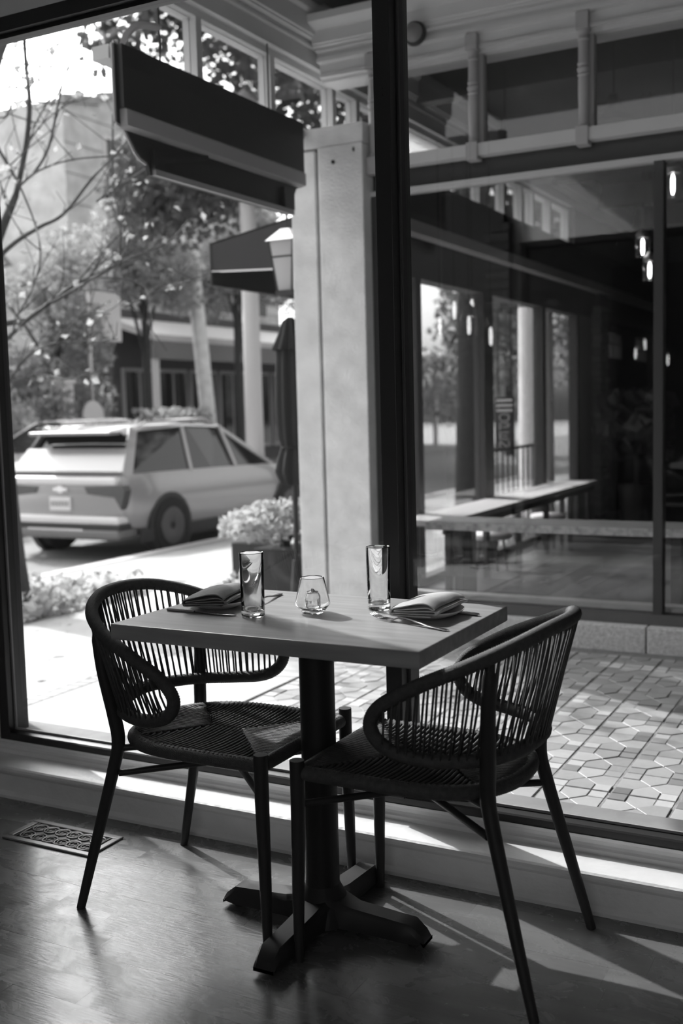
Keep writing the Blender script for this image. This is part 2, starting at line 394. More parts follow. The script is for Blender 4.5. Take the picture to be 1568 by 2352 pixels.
for c in order:
    for key in pieces:
        pr_ = tile_piece(key, *c, 0); big = not key.startswith('sq'); dz = random.uniform(-.0022, .0012)
        if big and n_big < 300 or (not big and n_sq < 300):
            if key not in proto_ob:
                ob = M().add(pr_.v, pr_.f).build('square_tile' if not big else 'cut_tile', TILESQ if not big else TILE, pf); proto_ob[key] = ob
                ob.data.transform(Matrix.Translation(Vector(ORG[pf.name]))); ob.location = (c[0] - ORG[pf.name][0], c[1] - ORG[pf.name][1], dz - ORG[pf.name][2])
            else: ob = share(proto_ob[key], 'square_tile' if not big else 'cut_tile', (c[0], c[1], dz), pf)
            ob.rotation_euler = (random.uniform(-.006, .006), random.uniform(-.006, .006), 0)
            if big: n_big += 1
            else: n_sq += 1
        else:
            t = rest_b if big else rest_s
            t.add([(x + c[0], y + c[1], z + dz) for x, y, z in pr_.v], pr_.f)
rest_b.build('far_cut_tiles', TILE, pf, kind='stuff'); rest_s.build('far_square_tiles', TILESQ, pf, kind='stuff')

# ------------------------------------------------------------------ sidewalk, planting bed, street
SLOPE = .35 / 5.11
def walk_z(x): return -.003 - max(0, (-2.49 - x)) * SLOPE
def slab(x0, x1, y0, y1, dz=0.0, th=.12):
    return M().add([(x, y, walk_z(x) + dz - t) for t in (th, 0) for y in (y0, y1) for x in (x0, x1)],
                   [(0, 2, 3, 1), (4, 5, 7, 6), (0, 1, 5, 4), (2, 6, 7, 3), (0, 4, 6, 2), (1, 3, 7, 5)])
sw = struct('sidewalk', slab(-7.45, -2.49, 1.0, 40, -.012), SIDEWALK)
ys = [1.0, 2.6, 4.2, 5.8, 7.4, 9.0, 10.6, 12.2, 13.8, 15.4, 17, 19, 22, 26, 32]
for i in range(len(ys) - 1):
    slab(-3.505, -2.497, ys[i] + .004, ys[i + 1] - .004, 0, .05).build('paving_slab', SIDEWALK, sw)
    if ys[i] > 6.9 or ys[i] < 3: slab(-7.44, -5.45, ys[i] + .004, ys[i + 1] - .004, 0, .05).build('paving_slab', SIDEWALK, sw)
    slab(-5.44, -3.62, ys[i] + .004, ys[i + 1] - .004, 0, .05).build('paving_slab', SIDEWALK, sw)
BANDBRICK = mat('pale paver brick', .24, .9, rnd=.12)
b0 = None
for i in range(120):
    yy = 2.8 + i * .068
    if b0 is None:
        b0 = slab(-3.612, -3.512, yy, yy + .062, .001, .05).build('paver_brick', BANDBRICK, sw); by = yy
    else:
        o_ = share(b0, 'paver_brick', (0, 0, 0), None); o_.parent = sw; o_.location = (0, yy - by, 0)
kb = struct('street_kerb', M().box(-7.62, -7.45, 1.0, 40, -.6, walk_z(-7.45) + .01), mat('pale kerb concrete', .42, .85))
struct('street', M().box(-11.2, -7.6, -20, 70, -.7, -.5).add([(-11.2, -20, -.5), (-11.2, 70, -.5), (-14.5, 70, -.30), (-14.5, -20, -.30)], [(0, 1, 2, 3)]), ASPHALT)
struct('far_sidewalk', M().box(-60, -14.4, -20, 70, -.9, -.30), SIDEWALK)
struct('ground', M().box(-90, 40, -40, 110, -1.2, -.72), ASPHALT)
bed = struct('planting_bed', slab(-7.3, -5.4, 3.2, 6.9, .004, .06), mat('bare soil', .12, .95))
def leaf_cloud(n, fn, size, seed=1):
    rr = random.Random(seed); m_ = M()
    for _ in range(n):
        c = fn(rr); s_ = size * rr.uniform(.6, 1.3); a = rr.uniform(0, 2 * PI); t = rr.uniform(-1.1, 1.1)
        d = Vector((math.cos(a) * math.cos(t), math.sin(a) * math.cos(t), math.sin(t))); q = d.orthogonal().normalized()
        b_ = d.cross(q); k = rr.uniform(0, PI); q = (q * math.cos(k) + b_ * math.sin(k)) * (s_ * .42); d = d * s_; c = Vector(c)
        nrm = d.cross(q).normalized() * s_ * .12
        m_.add([c - d * .5, c + q - nrm, c + d * .55, c - q - nrm], [(0, 1, 2), (0, 2, 3)])
    return m_
def bed_leaf(r):
    x = r.uniform(-6.9, -5.35); y = r.uniform(4.3, 6.75); return (x, y, walk_z(x) + .02 + r.random() ** 2 * .16)
gc = leaf_cloud(2600, bed_leaf, .085, 3).build('ground_cover', LEAF, None, kind='stuff'); tag(gc, 'low leafy ground cover in the sidewalk bed around the near tree', 'plants')
def litter(r):
    x = r.uniform(-5.3, -3.3); y = r.uniform(3.4, 6.6); return (x, y, walk_z(x) + .008)
fl_ = leaf_cloud(70, litter, .06, 5)
fl_.v = [(x, y, walk_z(x) + .004 + abs(z - walk_z(x)) * .25) for x, y, z in fl_.v]
tag(fl_.build('fallen_leaves', LEAFMID, None, kind='stuff'), 'dry leaves scattered over the pale sidewalk', 'leaves')

# ------------------------------------------------------------------ near street tree with bare branches
BR = [
([(-5.73, 5.9, 2.81), (-5.67, 5.96, 3.15), (-5.5, 5.84, 3.39), (-5.74, 6.08, 3.76), (-5.46, 5.78, 3.81), (-5.84, 6.2, 4.16)], 0.021, 0.012),
([(-5.59, 5.8, 2.84), (-5.75, 5.86, 3.0), (-5.72, 5.74, 3.12)], 0.009, 0.007),
([(-5.64, 6.0, 2.97), (-5.54, 6.06, 3.16), (-5.28, 5.94, 3.52), (-5.36, 6.18, 3.79), (-4.98, 5.88, 3.85)], 0.011, 0.005),
([(-5.5, 5.7, 2.81), (-5.37, 5.76, 2.91), (-4.95, 5.64, 2.91), (-4.73, 5.88, 2.95)], 0.009, 0.004),
([(-5.5, 5.5, 3.05), (-5.46, 5.56, 2.94), (-5.24, 5.44, 2.73), (-5.36, 5.68, 2.55), (-5.04, 5.38, 2.3), (-5.48, 5.8, 2.2), (-5.17, 5.32, 2.07)], 0.007, 0.005),
([(-6.0, 5.9, 2.35), (-5.82, 5.96, 2.49), (-5.46, 5.84, 2.55), (-5.46, 6.08, 2.67), (-4.93, 5.78, 2.8), (-5.08, 6.2, 3.05), (-4.49, 5.72, 3.05)], 0.019, 0.005),
([(-5.33, 6.3, 2.78), (-5.11, 6.36, 2.9), (-4.8, 6.24, 2.95)], 0.008, 0.006),
([(-5.06, 6.2, 3.34), (-5.14, 6.26, 2.89), (-4.99, 6.14, 2.58), (-5.2, 6.38, 2.44), (-5.03, 6.08, 2.28), (-5.51, 6.5, 2.27)], 0.007, 0.008),
([(-5.89, 6.1, 1.94), (-5.73, 6.16, 2.05), (-5.34, 6.04, 2.16), (-5.27, 6.28, 2.27), (-4.78, 5.98, 2.29), (-4.78, 6.4, 2.45), (-4.23, 5.92, 2.49)], 0.018, 0.004),
([(-5.34, 5.9, 3.45), (-5.56, 5.96, 3.3), (-5.53, 5.84, 3.11)], 0.006, 0.005),
([(-5.68, 5.9, 3.82), (-5.73, 5.96, 3.7), (-5.52, 5.84, 3.57)], 0.007, 0.005),
([(-5.79, 5.9, 3.36), (-5.74, 5.96, 3.49), (-5.51, 5.84, 3.52)], 0.007, 0.005),
([(-5.46, 5.9, 3.52), (-5.48, 5.96, 3.81), (-5.38, 5.84, 3.89)], 0.005, 0.004),
([(-5.43, 6.2, 3.86), (-5.53, 6.26, 3.71), (-5.56, 6.14, 3.47), (-5.93, 6.38, 3.39)], 0.005, 0.004),
([(-5.58, 5.6, 2.84), (-5.58, 5.66, 2.66), (-5.33, 5.54, 2.44), (-5.42, 5.78, 2.38)], 0.005, 0.004),
([(-4.97, 6.4, 3.38), (-5.13, 6.46, 3.07), (-5.14, 6.34, 2.66)], 0.005, 0.006),
([(-5.95, 5.8, 1.7), (-5.82, 5.86, 1.81), (-5.46, 5.74, 1.94), (-5.31, 5.98, 2.11), (-4.77, 5.68, 2.17), (-4.95, 6.1, 2.3)], 0.017, 0.007),
([(-5.91, 5.9, 1.47), (-5.75, 5.96, 1.67), (-5.4, 5.84, 1.73), (-5.3, 6.08, 1.75), (-4.77, 5.78, 1.73)], 0.01, 0.004),
([(-5.66, 5.7, 1.48), (-5.42, 5.76, 1.51), (-5.09, 5.64, 1.47), (-5.02, 5.88, 1.53)], 0.007, 0.005),
([(-5.46, 5.9, 1.72), (-5.21, 5.96, 1.92), (-4.87, 5.84, 1.91)], 0.007, 0.004),
([(-5.03, 6.2, 1.99), (-4.74, 6.26, 2.1), (-4.38, 6.14, 2.13)], 0.006, 0.004),
([(-5.56, 5.6, 1.76), (-5.53, 5.66, 1.94), (-5.29, 5.54, 2.06), (-5.43, 5.78, 2.27)], 0.006, 0.004),
([(-5.19, 5.9, 2.08), (-5.14, 5.96, 2.19), (-4.85, 5.84, 2.31)], 0.005, 0.004),
([(-6.15, 5.9, 2.0), (-6.0, 5.9, 2.4), (-5.73, 5.9, 2.81)], 0.06, 0.024),
([(-6.12, 5.9, 1.2), (-6.05, 5.9, 1.45), (-5.91, 5.9, 1.47)], 0.03, 0.012),
([(-6.13, 5.9, 1.5), (-6.08, 5.85, 1.66), (-5.95, 5.8, 1.7)], 0.03, 0.018),
([(-6.15, 5.9, 1.75), (-6.1, 6.0, 1.9), (-5.89, 6.1, 1.94)], 0.03, 0.02),
([(-6.18, 5.9, 2.15), (-6.1, 5.9, 2.3), (-6.0, 5.9, 2.35)], 0.03, 0.02),
([(-6.2, 5.9, 2.4), (-6.5, 6.3, 3.3), (-7.2, 7.4, 4.6), (-7.6, 8.6, 5.6)], 0.09, 0.02)]
tree = thing('street_tree', 'nearest sidewalk tree at the left window edge with thin bare branches and few leaves', 'tree', (-5.95, 5.85, walk_z(-5.95)))
zb = walk_z(-5.95)
M().tube(spline([(-5.95, 5.85, zb - .05), (-5.98, 5.86, zb + .12), (-6.04, 5.88, .3), (-6.1, 5.9, 1.0), (-6.15, 5.9, 1.7), (-6.2, 5.9, 2.45)], 5),
         [.24, .225, .205, .19, .18] + [.17 - .002 * i for i in range(21)], 12).build('trunk', BARK, tree, smooth=True)
rb = random.Random(4)
tips = []
for pts, r0, r1 in BR:
    P = spline(pts, 5); n = len(P)
    M().tube(P, [r0 + (r1 - r0) * i / (n - 1) for i in range(n)], 7).build('branch', BARK, tree, smooth=True)
    if r0 < .025:
        tw = M()
        for _ in range(5):
            i = rb.randrange(1, n - 1); p = P[i]; d = (P[i + 1] - P[i - 1]).normalized()
            side = Vector((rb.uniform(-1, 1), rb.uniform(-.5, .5), rb.uniform(-.2, 1))).normalized(); L = rb.uniform(.15, .45)
            q = p + (d * .6 + side * .7) * L; mid = p + (d * .75 + side * .35) * L * .5
            tw.tube([p, mid, q], [.004, .003, .0018], 5); tips += [q, mid]
        tw.build('twigs', BARK, tree, kind='stuff')
rx = random.Random(17)
for _ in range(34):                                   # finer side branches
    src = rx.choice(BR[:23])[0]; p = Vector(src[rx.randrange(len(src))]); up_ = rx.random() < .5
    dx = rx.uniform(.25, .75) * (1 if rx.random() < .75 else -1); dz = rx.uniform(.15, .7) * (1 if up_ else -.8)
    q = p + Vector((dx * .5, rx.uniform(-.2, .2), dz * .35 + (0 if up_ else .10))); e = p + Vector((dx, rx.uniform(-.3, .3), dz)); r0 = rx.uniform(.004, .007)
    P = spline([p, q, e], 5); n = len(P)
    M().tube(P, [r0 + (.002 - r0) * i / (n - 1) for i in range(n)], 6).build('branch', BARK, tree, smooth=True); tips.append(e)
rr2 = random.Random(8)
def tip_leaf(r):
    p = r.choice(tips); return (p.x + r.gauss(0, .05), p.y + r.gauss(0, .08), p.z + r.gauss(0, .05))
leaf_cloud(190, tip_leaf, .058, 9).build('leaves', LEAFMID, tree, kind='stuff')
def high_leaf(r):
    a = r.uniform(0, 2 * PI); q = r.random() ** .5 * 1.2; return (-7.6 + q * math.cos(a), 8.8 + q * math.sin(a), 6.0 + r.gauss(0, .4))
leaf_cloud(500, high_leaf, .09, 10).build('crown_leaves', LEAFMID, tree, kind='stuff')

def leafy_tree(name, label, base, height, blobs, n, size, material, seed, trunk_r=.16, lean=(0, 0), group=None, dens=None):
    t = thing(name, label, 'tree', base, group); bx, by, bz = base; r = random.Random(seed)
    top = (bx + lean[0], by + lean[1], bz + height * .75)
    M().tube(spline([(bx, by, bz - .1), (bx + lean[0] * .2, by + lean[1] * .2, bz + height * .3), top], 6), [trunk_r * 1.25] + [trunk_r * (1 - .05 * i) for i in range(12)], 10).build('trunk', BARK, t, smooth=True)
    for k, b in enumerate(blobs[:7]):
        st = Vector((bx + lean[0] * .6, by + lean[1] * .6, bz + height * (.35 + .05 * k)))
        M().tube(spline([st, (st + Vector(b[:3])) / 2 + Vector((0, 0, .2)), b[:3]], 4), [trunk_r * .4 - trunk_r * .035 * i for i in range(9)], 6).build('branch', BARK, t, smooth=True)
    ws = [b[3] ** 3 for b in blobs]
    def fn(r):
        b = r.choices(blobs, ws)[0]; v = Vector((r.gauss(0, 1), r.gauss(0, 1), r.gauss(0, 1))).normalized() * b[3] * (r.random() ** .45)
        return (b[0] + v.x, b[1] + v.y, b[2] + v.z * .85)
    leaf_cloud(n, fn, size, seed).build('foliage', material, t, kind='stuff')
    return t
# leafy tree seen through the high panes and the dark trunk seen through the other wing
def blobs_in(seed, n, x, y, z, r):
    q = random.Random(seed); return [(q.uniform(*x), q.uniform(*y), q.uniform(*z), q.uniform(*r)) for _ in range(n)]
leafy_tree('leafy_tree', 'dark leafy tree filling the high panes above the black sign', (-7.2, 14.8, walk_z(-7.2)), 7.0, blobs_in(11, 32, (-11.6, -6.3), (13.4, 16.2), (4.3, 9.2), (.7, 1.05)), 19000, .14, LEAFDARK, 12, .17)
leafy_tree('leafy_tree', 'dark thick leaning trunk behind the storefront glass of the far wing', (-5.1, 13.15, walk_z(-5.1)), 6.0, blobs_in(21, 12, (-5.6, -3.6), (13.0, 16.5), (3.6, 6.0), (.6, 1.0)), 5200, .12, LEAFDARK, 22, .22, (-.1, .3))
# trees across the street
for k, (bx, by, z0, z1, sd_, lab) in enumerate([(-15.6, 13.4, .6, 3.9, 31, 'bushy pale tree across the street, leftmost behind the parked cars'), (-15.6, 16.9, .6, 4.5, 32, 'broad bushy tree across the street in front of the tall brick building'),
                                     (-15.6, 19.9, 3.5, 6.0, 38, 'pale tree with a high crown across the street left of the leaning utility pole'), (-15.4, 23.4, 3.6, 6.6, 33, 'pale tree with a high crown across the street behind the leaning utility pole'),
                                     (-15.0, 27.6, 3.6, 7.6, 34, 'tall tree with a high crown across the street behind the awning and lantern')]):
    leafy_tree('street_tree', lab, (bx, by, -.5), z1 + .5, blobs_in(sd_, 18, (bx - .8, bx + .8), (by - 1.35, by + 1.35), (z0 + .4, z1), (.5, .85)), 8500, .12, LEAF if k % 2 == 0 else LEAFMID, sd_ + 50, .13, group='trees across the street')
for k, (bx, by, sz, sd_, lab) in enumerate([(-9.6, 25.0, 6.0, 35, 'grey leafy tree down the street seen through the first storefront bay'), (-8.0, 31.0, 6.5, 36, 'grey leafy tree down the street seen behind the OPEN sign'), (-11.8, 34.0, 7.5, 37, 'grey leafy tree farthest down the street')]):
    leafy_tree('street_tree', lab, (bx, by, -.5), sz, blobs_in(sd_, 14, (bx - 1.1, bx + 1.1), (by - 1.8, by + 1.8), (sz * .2, sz * 1.0), (.8, 1.3)), 6000, .17, LEAFMID, sd_ + 50, .18, group='trees down the street')
for k, (x, y_) in enumerate([(-15.9, 15.3), (-13.9, 18.2), (-13.9, 19.0)]):
    t = thing('hedge_bush', ['round hedge bush behind the silver hatchback', 'round hedge bush across the street behind the SUV roof', 'round hedge bush across the street left of the leaning pole'][k], 'bush', (x, y_, -.5))
    leaf_cloud(1500, lambda r: (x + r.uniform(-.55, .55), y_ + r.uniform(-.4, .4), .4 + r.uniform(-.6, .9)), .13, 60 + k).build('foliage', LEAF, t, kind='stuff')
    M().tube([(x, y_, -.6), (x, y_, .6)], .06, 8).build('stem', BARK, t)

# ------------------------------------------------------------------ buildings across the street
def brick_house():
    t = thing('brick_building', 'tall pale brick building with a stepped parapet across the street behind the bare branches', 'building', (-24, 28, -.5))
    y0, y1, xf = 23.0, 34.0, -20.5
    M().prism([(y0, -.6), (y1, -.6), (y1, 12.4), (y0 + 2.6, 10.4), (y0 + 1.5, 10.1), (y0 + 1.4, 9.95), (y0, 9.75)], 'yz', -29, xf).build('wall', BRICKWALL, t)
    M().bar((xf + .02, y0 - .05, 9.72), (xf + .02, y0 + 1.45, 9.98), .22, .22).build('coping', ROOFMAT, t); M().bar((xf + .02, y0 + 1.5, 10.12), (xf + .02, y1, 12.42), .22, .22).build('coping', ROOFMAT, t)
    for k in range(24):
        M().box(xf - .05, xf + .03, y0, y1, .2 + k * .4, .2 + k * .4 + .012).build('course_joint', ROOFMAT, t) if k % 2 else None
    for zz in (4.4, 7.4):
        for yy in (24.6, 27.2, 29.8, 32.0):
            f_ = M().box(xf - .05, xf + .06, yy, yy + 1.1, zz, zz + 1.7).build('window', WHITEWOOD, t); M().box(xf + .05, xf + .075, yy + .1, yy + 1.0, zz + .1, zz + 1.6).build('pane', CARGLASS, f_)
    return t
brick_house()
def chapel():
    t = thing('gable_house', 'small pale gabled house far across the street at the left window edge', 'building', (-24, 17.6, -.5))
    M().box(-27, -21, 14.8, 20.8, -.6, 5.2).build('wall', BRICKWALL, t)
    M().add([(-20.7, 14.5, 5.1), (-27.3, 14.5, 5.1), (-27.3, 17.8, 7.9), (-20.7, 17.8, 7.9), (-20.7, 21.1, 5.1), (-27.3, 21.1, 5.1)], [(0, 1, 2, 3), (3, 2, 5, 4), (0, 3, 4), (1, 5, 2)]).build('roof', ROOFMAT, t)
    for yy in (15.6, 17.4, 19.2):
        f_ = M().box(-21.05, -20.95, yy, yy + .9, 1.0, 3.4).build('window', WHITEWOOD, t); M().box(-20.96, -20.93, yy + .1, yy + .8, 1.1, 3.3).build('pane', CARGLASS, f_)
chapel()
def shop():
    t = thing('shop_building', 'dark-windowed shop across the street with a pale awning roof and white posts', 'building', (-18.5, 28, -.5))
    xf = -18.0
    M().box(-20.4, xf, 21.6, 40, -.6, 3.9).build('wall', mat('shop wall', .09, .8), t)
    M().prism([(xf - .2, 3.75), (xf + 1.5, 3.15), (xf + 1.5, 3.0), (xf - .2, 3.55)], 'xz', 21.4, 40).build('awning_roof', mat('pale standing seam roof', .6, .5), t)
    M().box(xf + 1.38, xf + 1.5, 21.4, 40, 2.55, 3.0).build('fascia', mat('mid grey fascia', .2, .6), t)
    for k in range(9): M().box(xf + 1.3, xf + 1.44, 21.5 + k * 2.2, 21.64 + k * 2.2, -.5, 2.6).build('post', WHITEWOOD, t)
    for k in range(12):
        y0 = 21.9 + 1.45 * k
        f_ = M().box(xf, xf + .08, y0, y0 + 1.3, .1, 2.4).build('window', mat('shop trim', .38, .6), t)
        M().box(xf + .07, xf + .10, y0 + .08, y0 + .60, .2, 2.3).build('pane', CARGLASS, f_); M().box(xf + .07, xf + .10, y0 + .70, y0 + 1.22, .2, 2.3).build('pane', CARGLASS, f_)
shop()

# ------------------------------------------------------------------ parked cars
def wheel(t, x, y, zc, r, wdt=.22):
    prof = [(r * .62, -wdt / 2), (r * .97, -wdt / 2), (r, -wdt / 2 + .03), (r, wdt / 2 - .03), (r * .97, wdt / 2), (r * .62, wdt / 2)]
    m_ = M().lathe(prof, (0, 0, 0), 28); m_.v = [(x + z, y + a, zc + b) for a, b, z in m_.v]
    ty = m_.build('wheel', RUBBER, t, smooth='auto')
    m_ = M().lathe([(.02, wdt / 2 - .005), (r * .2, wdt / 2 + .004), (r * .58, wdt / 2 + .008), (r * .64, wdt / 2 + .01), (r * .66, wdt / 2 - .01)], (0, 0, 0), 24); m_.v = [(x + z, y + a, zc + b) for a, b, z in m_.v]
    m_.build('rim', mat('dark alloy', .10, .35, metal=.6), ty, smooth='auto')
def car(name, label, x0, x1, y0, y1, g, hood, suv=True, mirrorY=False):
    """x0..x1 width, y0 rear, y1 front, standing on z = g; sections run along y"""
    t = thing(name, label, 'car', ((x0 + x1) / 2, (y0 + y1) / 2, g)); L = y1 - y0; W = (x1 - x0) / 2; xc = (x0 + x1) / 2
    Y = lambda u: (y1 - u * L) if mirrorY else (y0 + u * L)
    H = 1.58 if suv else 1.46
    def ring(u, w_, zb, zbelt, wtop=1.0):
        hw = W * w_
        pts = [(-hw * .80, zb), (-hw * .96, zb + .10), (-hw, (zb + zbelt) / 2), (-hw * .985, zbelt - .12), (-hw * .93 * wtop, zbelt), (hw * .93 * wtop, zbelt), (hw * .985, zbelt - .12), (hw, (zb + zbelt) / 2), (hw * .96, zb + .10), (hw * .80, zb)]
        return [(xc + a, Y(u), g + b) for a, b in pts]
    st = [(0.0, .86, .50, .95), (.012, .93, .40, 1.0), (.04, .975, .30, 1.02), (.15, 1, .24, 1.02), (.45, 1, .22, 1.0), (.68, 1, .22, .98), (.80, .99, .22, .93), (.93, .95, .24, .86), (.985, .86, .3, .76), (1.0, .78, .36, .68)]
    m_ = M(); rows = [ring(*s_) for s_ in st]; m_.grid(rows, True); nr = 10
    m_.f.append(tuple(range(nr))); m_.f.append(tuple((len(st) - 1) * nr + k for k in range(nr)))
    body = m_.build('body', CARPAINT, t, smooth='auto')
    def cab(u, w_, z): return [(xc - W * w_, Y(u), g + z), (xc + W * w_, Y(u), g + z)]
    ub, ue = (.035, .74) if suv else (.07, .76); ut0, ut1 = (.115, .50) if suv else (.22, .52)
    low = [cab(ub, .90, 1.0), cab(.4, .93, 1.0), cab(ue, .90, .95)]; hi = [cab(ut0, .70, H - .06), cab(.34, .74, H - .02), cab(ut1, .70, H - .05)]
    m_ = M()
    for sd_ in (0, 1): m_.grid([[low[i][sd_] for i in range(3)], [hi[i][sd_] for i in range(3)]])
    m_.add([low[0][0], low[0][1], hi[0][1], hi[0][0]], [(0, 1, 2, 3)]); m_.add([low[2][0], low[2][1], hi[2][1], hi[2][0]], [(0, 1, 2, 3)])
    m_.build('glasshouse', CARGLASS, t)
    rf = M(); rows = []
    for u, w_, z in ((ut0 - .035, .70, H - .065), (ut0 + .02, .74, H - .02), (.34, .77, H + .015), (ut1 - .02, .74, H - .01), (ut1 + .015, .71, H - .055)):
        rows.append([(xc - W * w_, Y(u), g + z - .045), (xc - W * w_ * .93, Y(u), g + z), (xc, Y(u), g + z + .02), (xc + W * w_ * .93, Y(u), g + z), (xc + W * w_, Y(u), g + z - .045)])
    rf.grid(rows); rf.build('roof', CARPAINT, t, smooth=True)
    for sd_ in (-1, 1):
        for u0, w0, z0, u1, w1_, z1, th in ((ub, .905, .98, ut0, .705, H - .05, .13), (.52, .93, 1.0, .50, .735, H - .04, .06), (.30, .93, 1.0, .315, .745, H - .03, .06), (ue, .905, .95, ut1, .705, H - .05, .06)):
            M().bar((xc + sd_ * W * w0, Y(u0), g + z0), (xc + sd_ * W * w1_, Y(u1), g + z1), .03, th, up=(0, 1, 0)).build('pillar', CARPAINT, t)
    if suv:
        for sd_ in (-1, 1):
            M().tube([(xc + sd_ * W * .66, Y(.15), g + H - .01), (xc + sd_ * W * .67, Y(.18), g + H + .045), (xc + sd_ * W * .68, Y(.45), g + H + .055), (xc + sd_ * W * .67, Y(.49), g + H)], .016, 6).build('roof_rail', CHROME, t)
        M().box(xc - W * .66, xc + W * .66, Y(.0) + .16, Y(.0) + .36, g + H - .10, g + H - .055).build('spoiler', CARPAINT, t, bevel=.015)
        M().add([(xc - W * .90, y0 + .14, g + 1.0), (xc + W * .90, y0 + .14, g + 1.0), (xc + W * .74, y0 + .40, g + H - .12), (xc - W * .74, y0 + .40, g + H - .12),
                 (xc - W * .90, y0 + .08, g + 1.06), (xc + W * .90, y0 + .08, g + 1.06), (xc + W * .80, y0 + .29, g + 1.32), (xc - W * .80, y0 + .29, g + 1.32)],
                [(4, 5, 6, 7), (0, 1, 5, 4), (1, 2, 6, 5), (0, 4, 7, 3)]).build('tailgate_upper', CARPAINT, t)
        M().box(xc - W * .88, xc + W * .88, y0 - .03, y0 + .12, g + .90, g + 1.0).build('tailgate_ledge', mat('lit car paint', .7, .3, metal=.2, coat=.8), t, bevel=.03)  # light on the ledge and bumper top painted as a brighter body colour
        for sd_ in (-1, 1):
            M().prism([(xc + sd_ * W * .38, g + .88), (xc + sd_ * W * .97, g + .90), (xc + sd_ * W * 1.0, g + .84), (xc + sd_ * W * .93, g + .62), (xc + sd_ * W * .84, g + .76), (xc + sd_ * W * .42, g + .80)], 'xz', y0 - .012, y0 + .11).build('tail_lamp', LAMPRED, t)
        pl = M().box(xc - .17, xc + .15, y0 - .03, y0 + .02, g + .60, g + .76).build('number_plate', WHITEWOOD, t)
        pc = M()
        for k in range(6): pc.box(xc - .145 + k * .048, xc - .145 + k * .048 + .028, y0 - .034, y0 - .03, g + .65, g + .71)
        pc.build('plate_characters', mat('faded plate paint', .25, .6), pl)
        bt = M().prism([(xc - .11, g + .83), (xc - .04, g + .83), (xc - .045, g + .81), (xc + .045, g + .81), (xc + .04, g + .83), (xc + .11, g + .83), (xc + .10, g + .87), (xc + .04, g + .87), (xc + .045, g + .89), (xc - .045, g + .89), (xc - .04, g + .87), (xc - .10, g + .87)], 'xz', y0 - .028, y0 + .02)
        bt.build('badge', CHROME, t)
        M().box(xc - W * .92, xc + W * .92, y0 - .05, y0 + .15, g + .44, g + .54).build('bumper_top', mat('lit car paint', .7), t, bevel=.03)
        M().box(xc - W * .93, xc + W * .93, y0 - .045, y0 + .25, g + .385, g + .45).build('bumper_groove', CARBLACK, t, bevel=.01)
        M().box(xc - W * .92, xc + W * .92, y0 - .05, y0 + .3, g + .26, g + .39).build('bumper', mat('grey bumper plastic', .16, .5), t, bevel=.04)
        for sd_ in (-1, 1): M().box(xc + sd_ * W - .02, xc + sd_ * W + .012, y0 + .25, y1 - .3, g + .20, g + .36).build('side_cladding', CARBLACK, t, bevel=.01)
        M().box(xc - W * .55, xc + W * .35, y0 - .045, y0 + .1, g + .355, g + .385).build('skid_plate', CHROME, t)
        M().box(xc - .12, xc + .14, y0 + .10, y0 + .16, g + 1.045, g + 1.065).build('tailgate_handle', CARBLACK, t)
    else:
        for sd_ in (-1, 1): M().box(xc + sd_ * W * .74 - .14, xc + sd_ * W * .74 + .14, Y(0.99) - .08, Y(.99) + .05, g + .62, g + .74).build('head_lamp', CHROME, t, bevel=.03)
        M().box(xc - .5, xc + .5, min(Y(.995), Y(1.004)), max(Y(.995), Y(1.004)), g + .42, g + .58).build('grille', CARBLACK, t)
        M().box(x1 - .02, x1 + .14, Y(.70) - .05, Y(.70) + .05, g + .98, g + 1.1).build('mirror', CARPAINT, t, bevel=.03)
    r = .355 if suv else .32
    for u in (.185, .80):
        for sd_ in (-1, 1):
            m_ = M().lathe([(r * 1.16, -.04), (r * 1.16, .04)], (0, 0, 0), 24)
            m_.v = [(xc + sd_ * (W - .034) + z, Y(u) + a, g + r + b) for a, b, z in m_.v]; m_.build('wheel_arch', CARBLACK, t)
            wheel(t, xc + sd_ * (W - .09), Y(u), g + r, r)
    return t
car('parked_suv', 'pale silver sport utility vehicle parked at the kerb seen from behind', -9.93, -8.0, 9.72, 14.3, -.5, 1)
car('parked_hatchback', 'silver hatchback facing the window on the far side of the street', -13.75, -12.05, 12.2, 16.2, -.32, 1, suv=False, mirrorY=True)

# ------------------------------------------------------------------ street furniture
t = thing('utility_pole', 'leaning pale utility pole across the street behind the SUV roof', 'pole', (-14.45, 20.75, -.3))
M().tube([(-14.42, 20.75, -.35), (-14.55, 20.75, 1.37), (-14.79, 20.75, 4.3), (-15.15, 20.75, 8.6)], [.19, .18, .165, .14], 12).build('shaft', mat('weathered pole wood', .72, .85, noise=.2, scale=6), t, smooth=True)
M().bar((-15.09, 19.9, 7.9), (-15.09, 21.6, 7.9), .1, .1).build('crossarm', BARK, t)
t = thing('lamp_post', 'straight pale street pole standing by the kerb left of the closed parasol', 'pole', (-8.98, 14.6, -.5))
lx, ly = -9.3, 14.55
t.location = (lx, ly, -.5); ORG[t.name] = (lx, ly, -.5)
M().tube([(lx, ly, -.6), (lx, ly, 5.6)], [.15, .12], 12).build('shaft', mat('pale painted pole', .55, .6), t, smooth=True)
M().lathe([(.22, 0), (.22, .25), (.16, .35)], (lx, ly, -.5), 14).build('base', mat('pale painted pole', .55), t)
M().lathe([(.05, 0), (.18, .1), (.2, .4), (.05, .55)], (lx, ly, 5.6), 14).build('lamp_head', LAMPSHADE, t, smooth=True)
t = thing('round_sign', 'round pale sign plate on a thin post across the street', 'sign', (-14.7, 16.97, -.3))
m_ = M().lathe([(.0, -.01), (.26, -.01), (.26, .01), (0, .01)], (0, 0, 0), 24); m_.v = [(-14.7 + z * 1.2, 16.97 + a * 1.2, 1.19 + b * 1.2) for a, b, z in m_.v]; m_.build('sign_plate', WHITEWOOD, t)
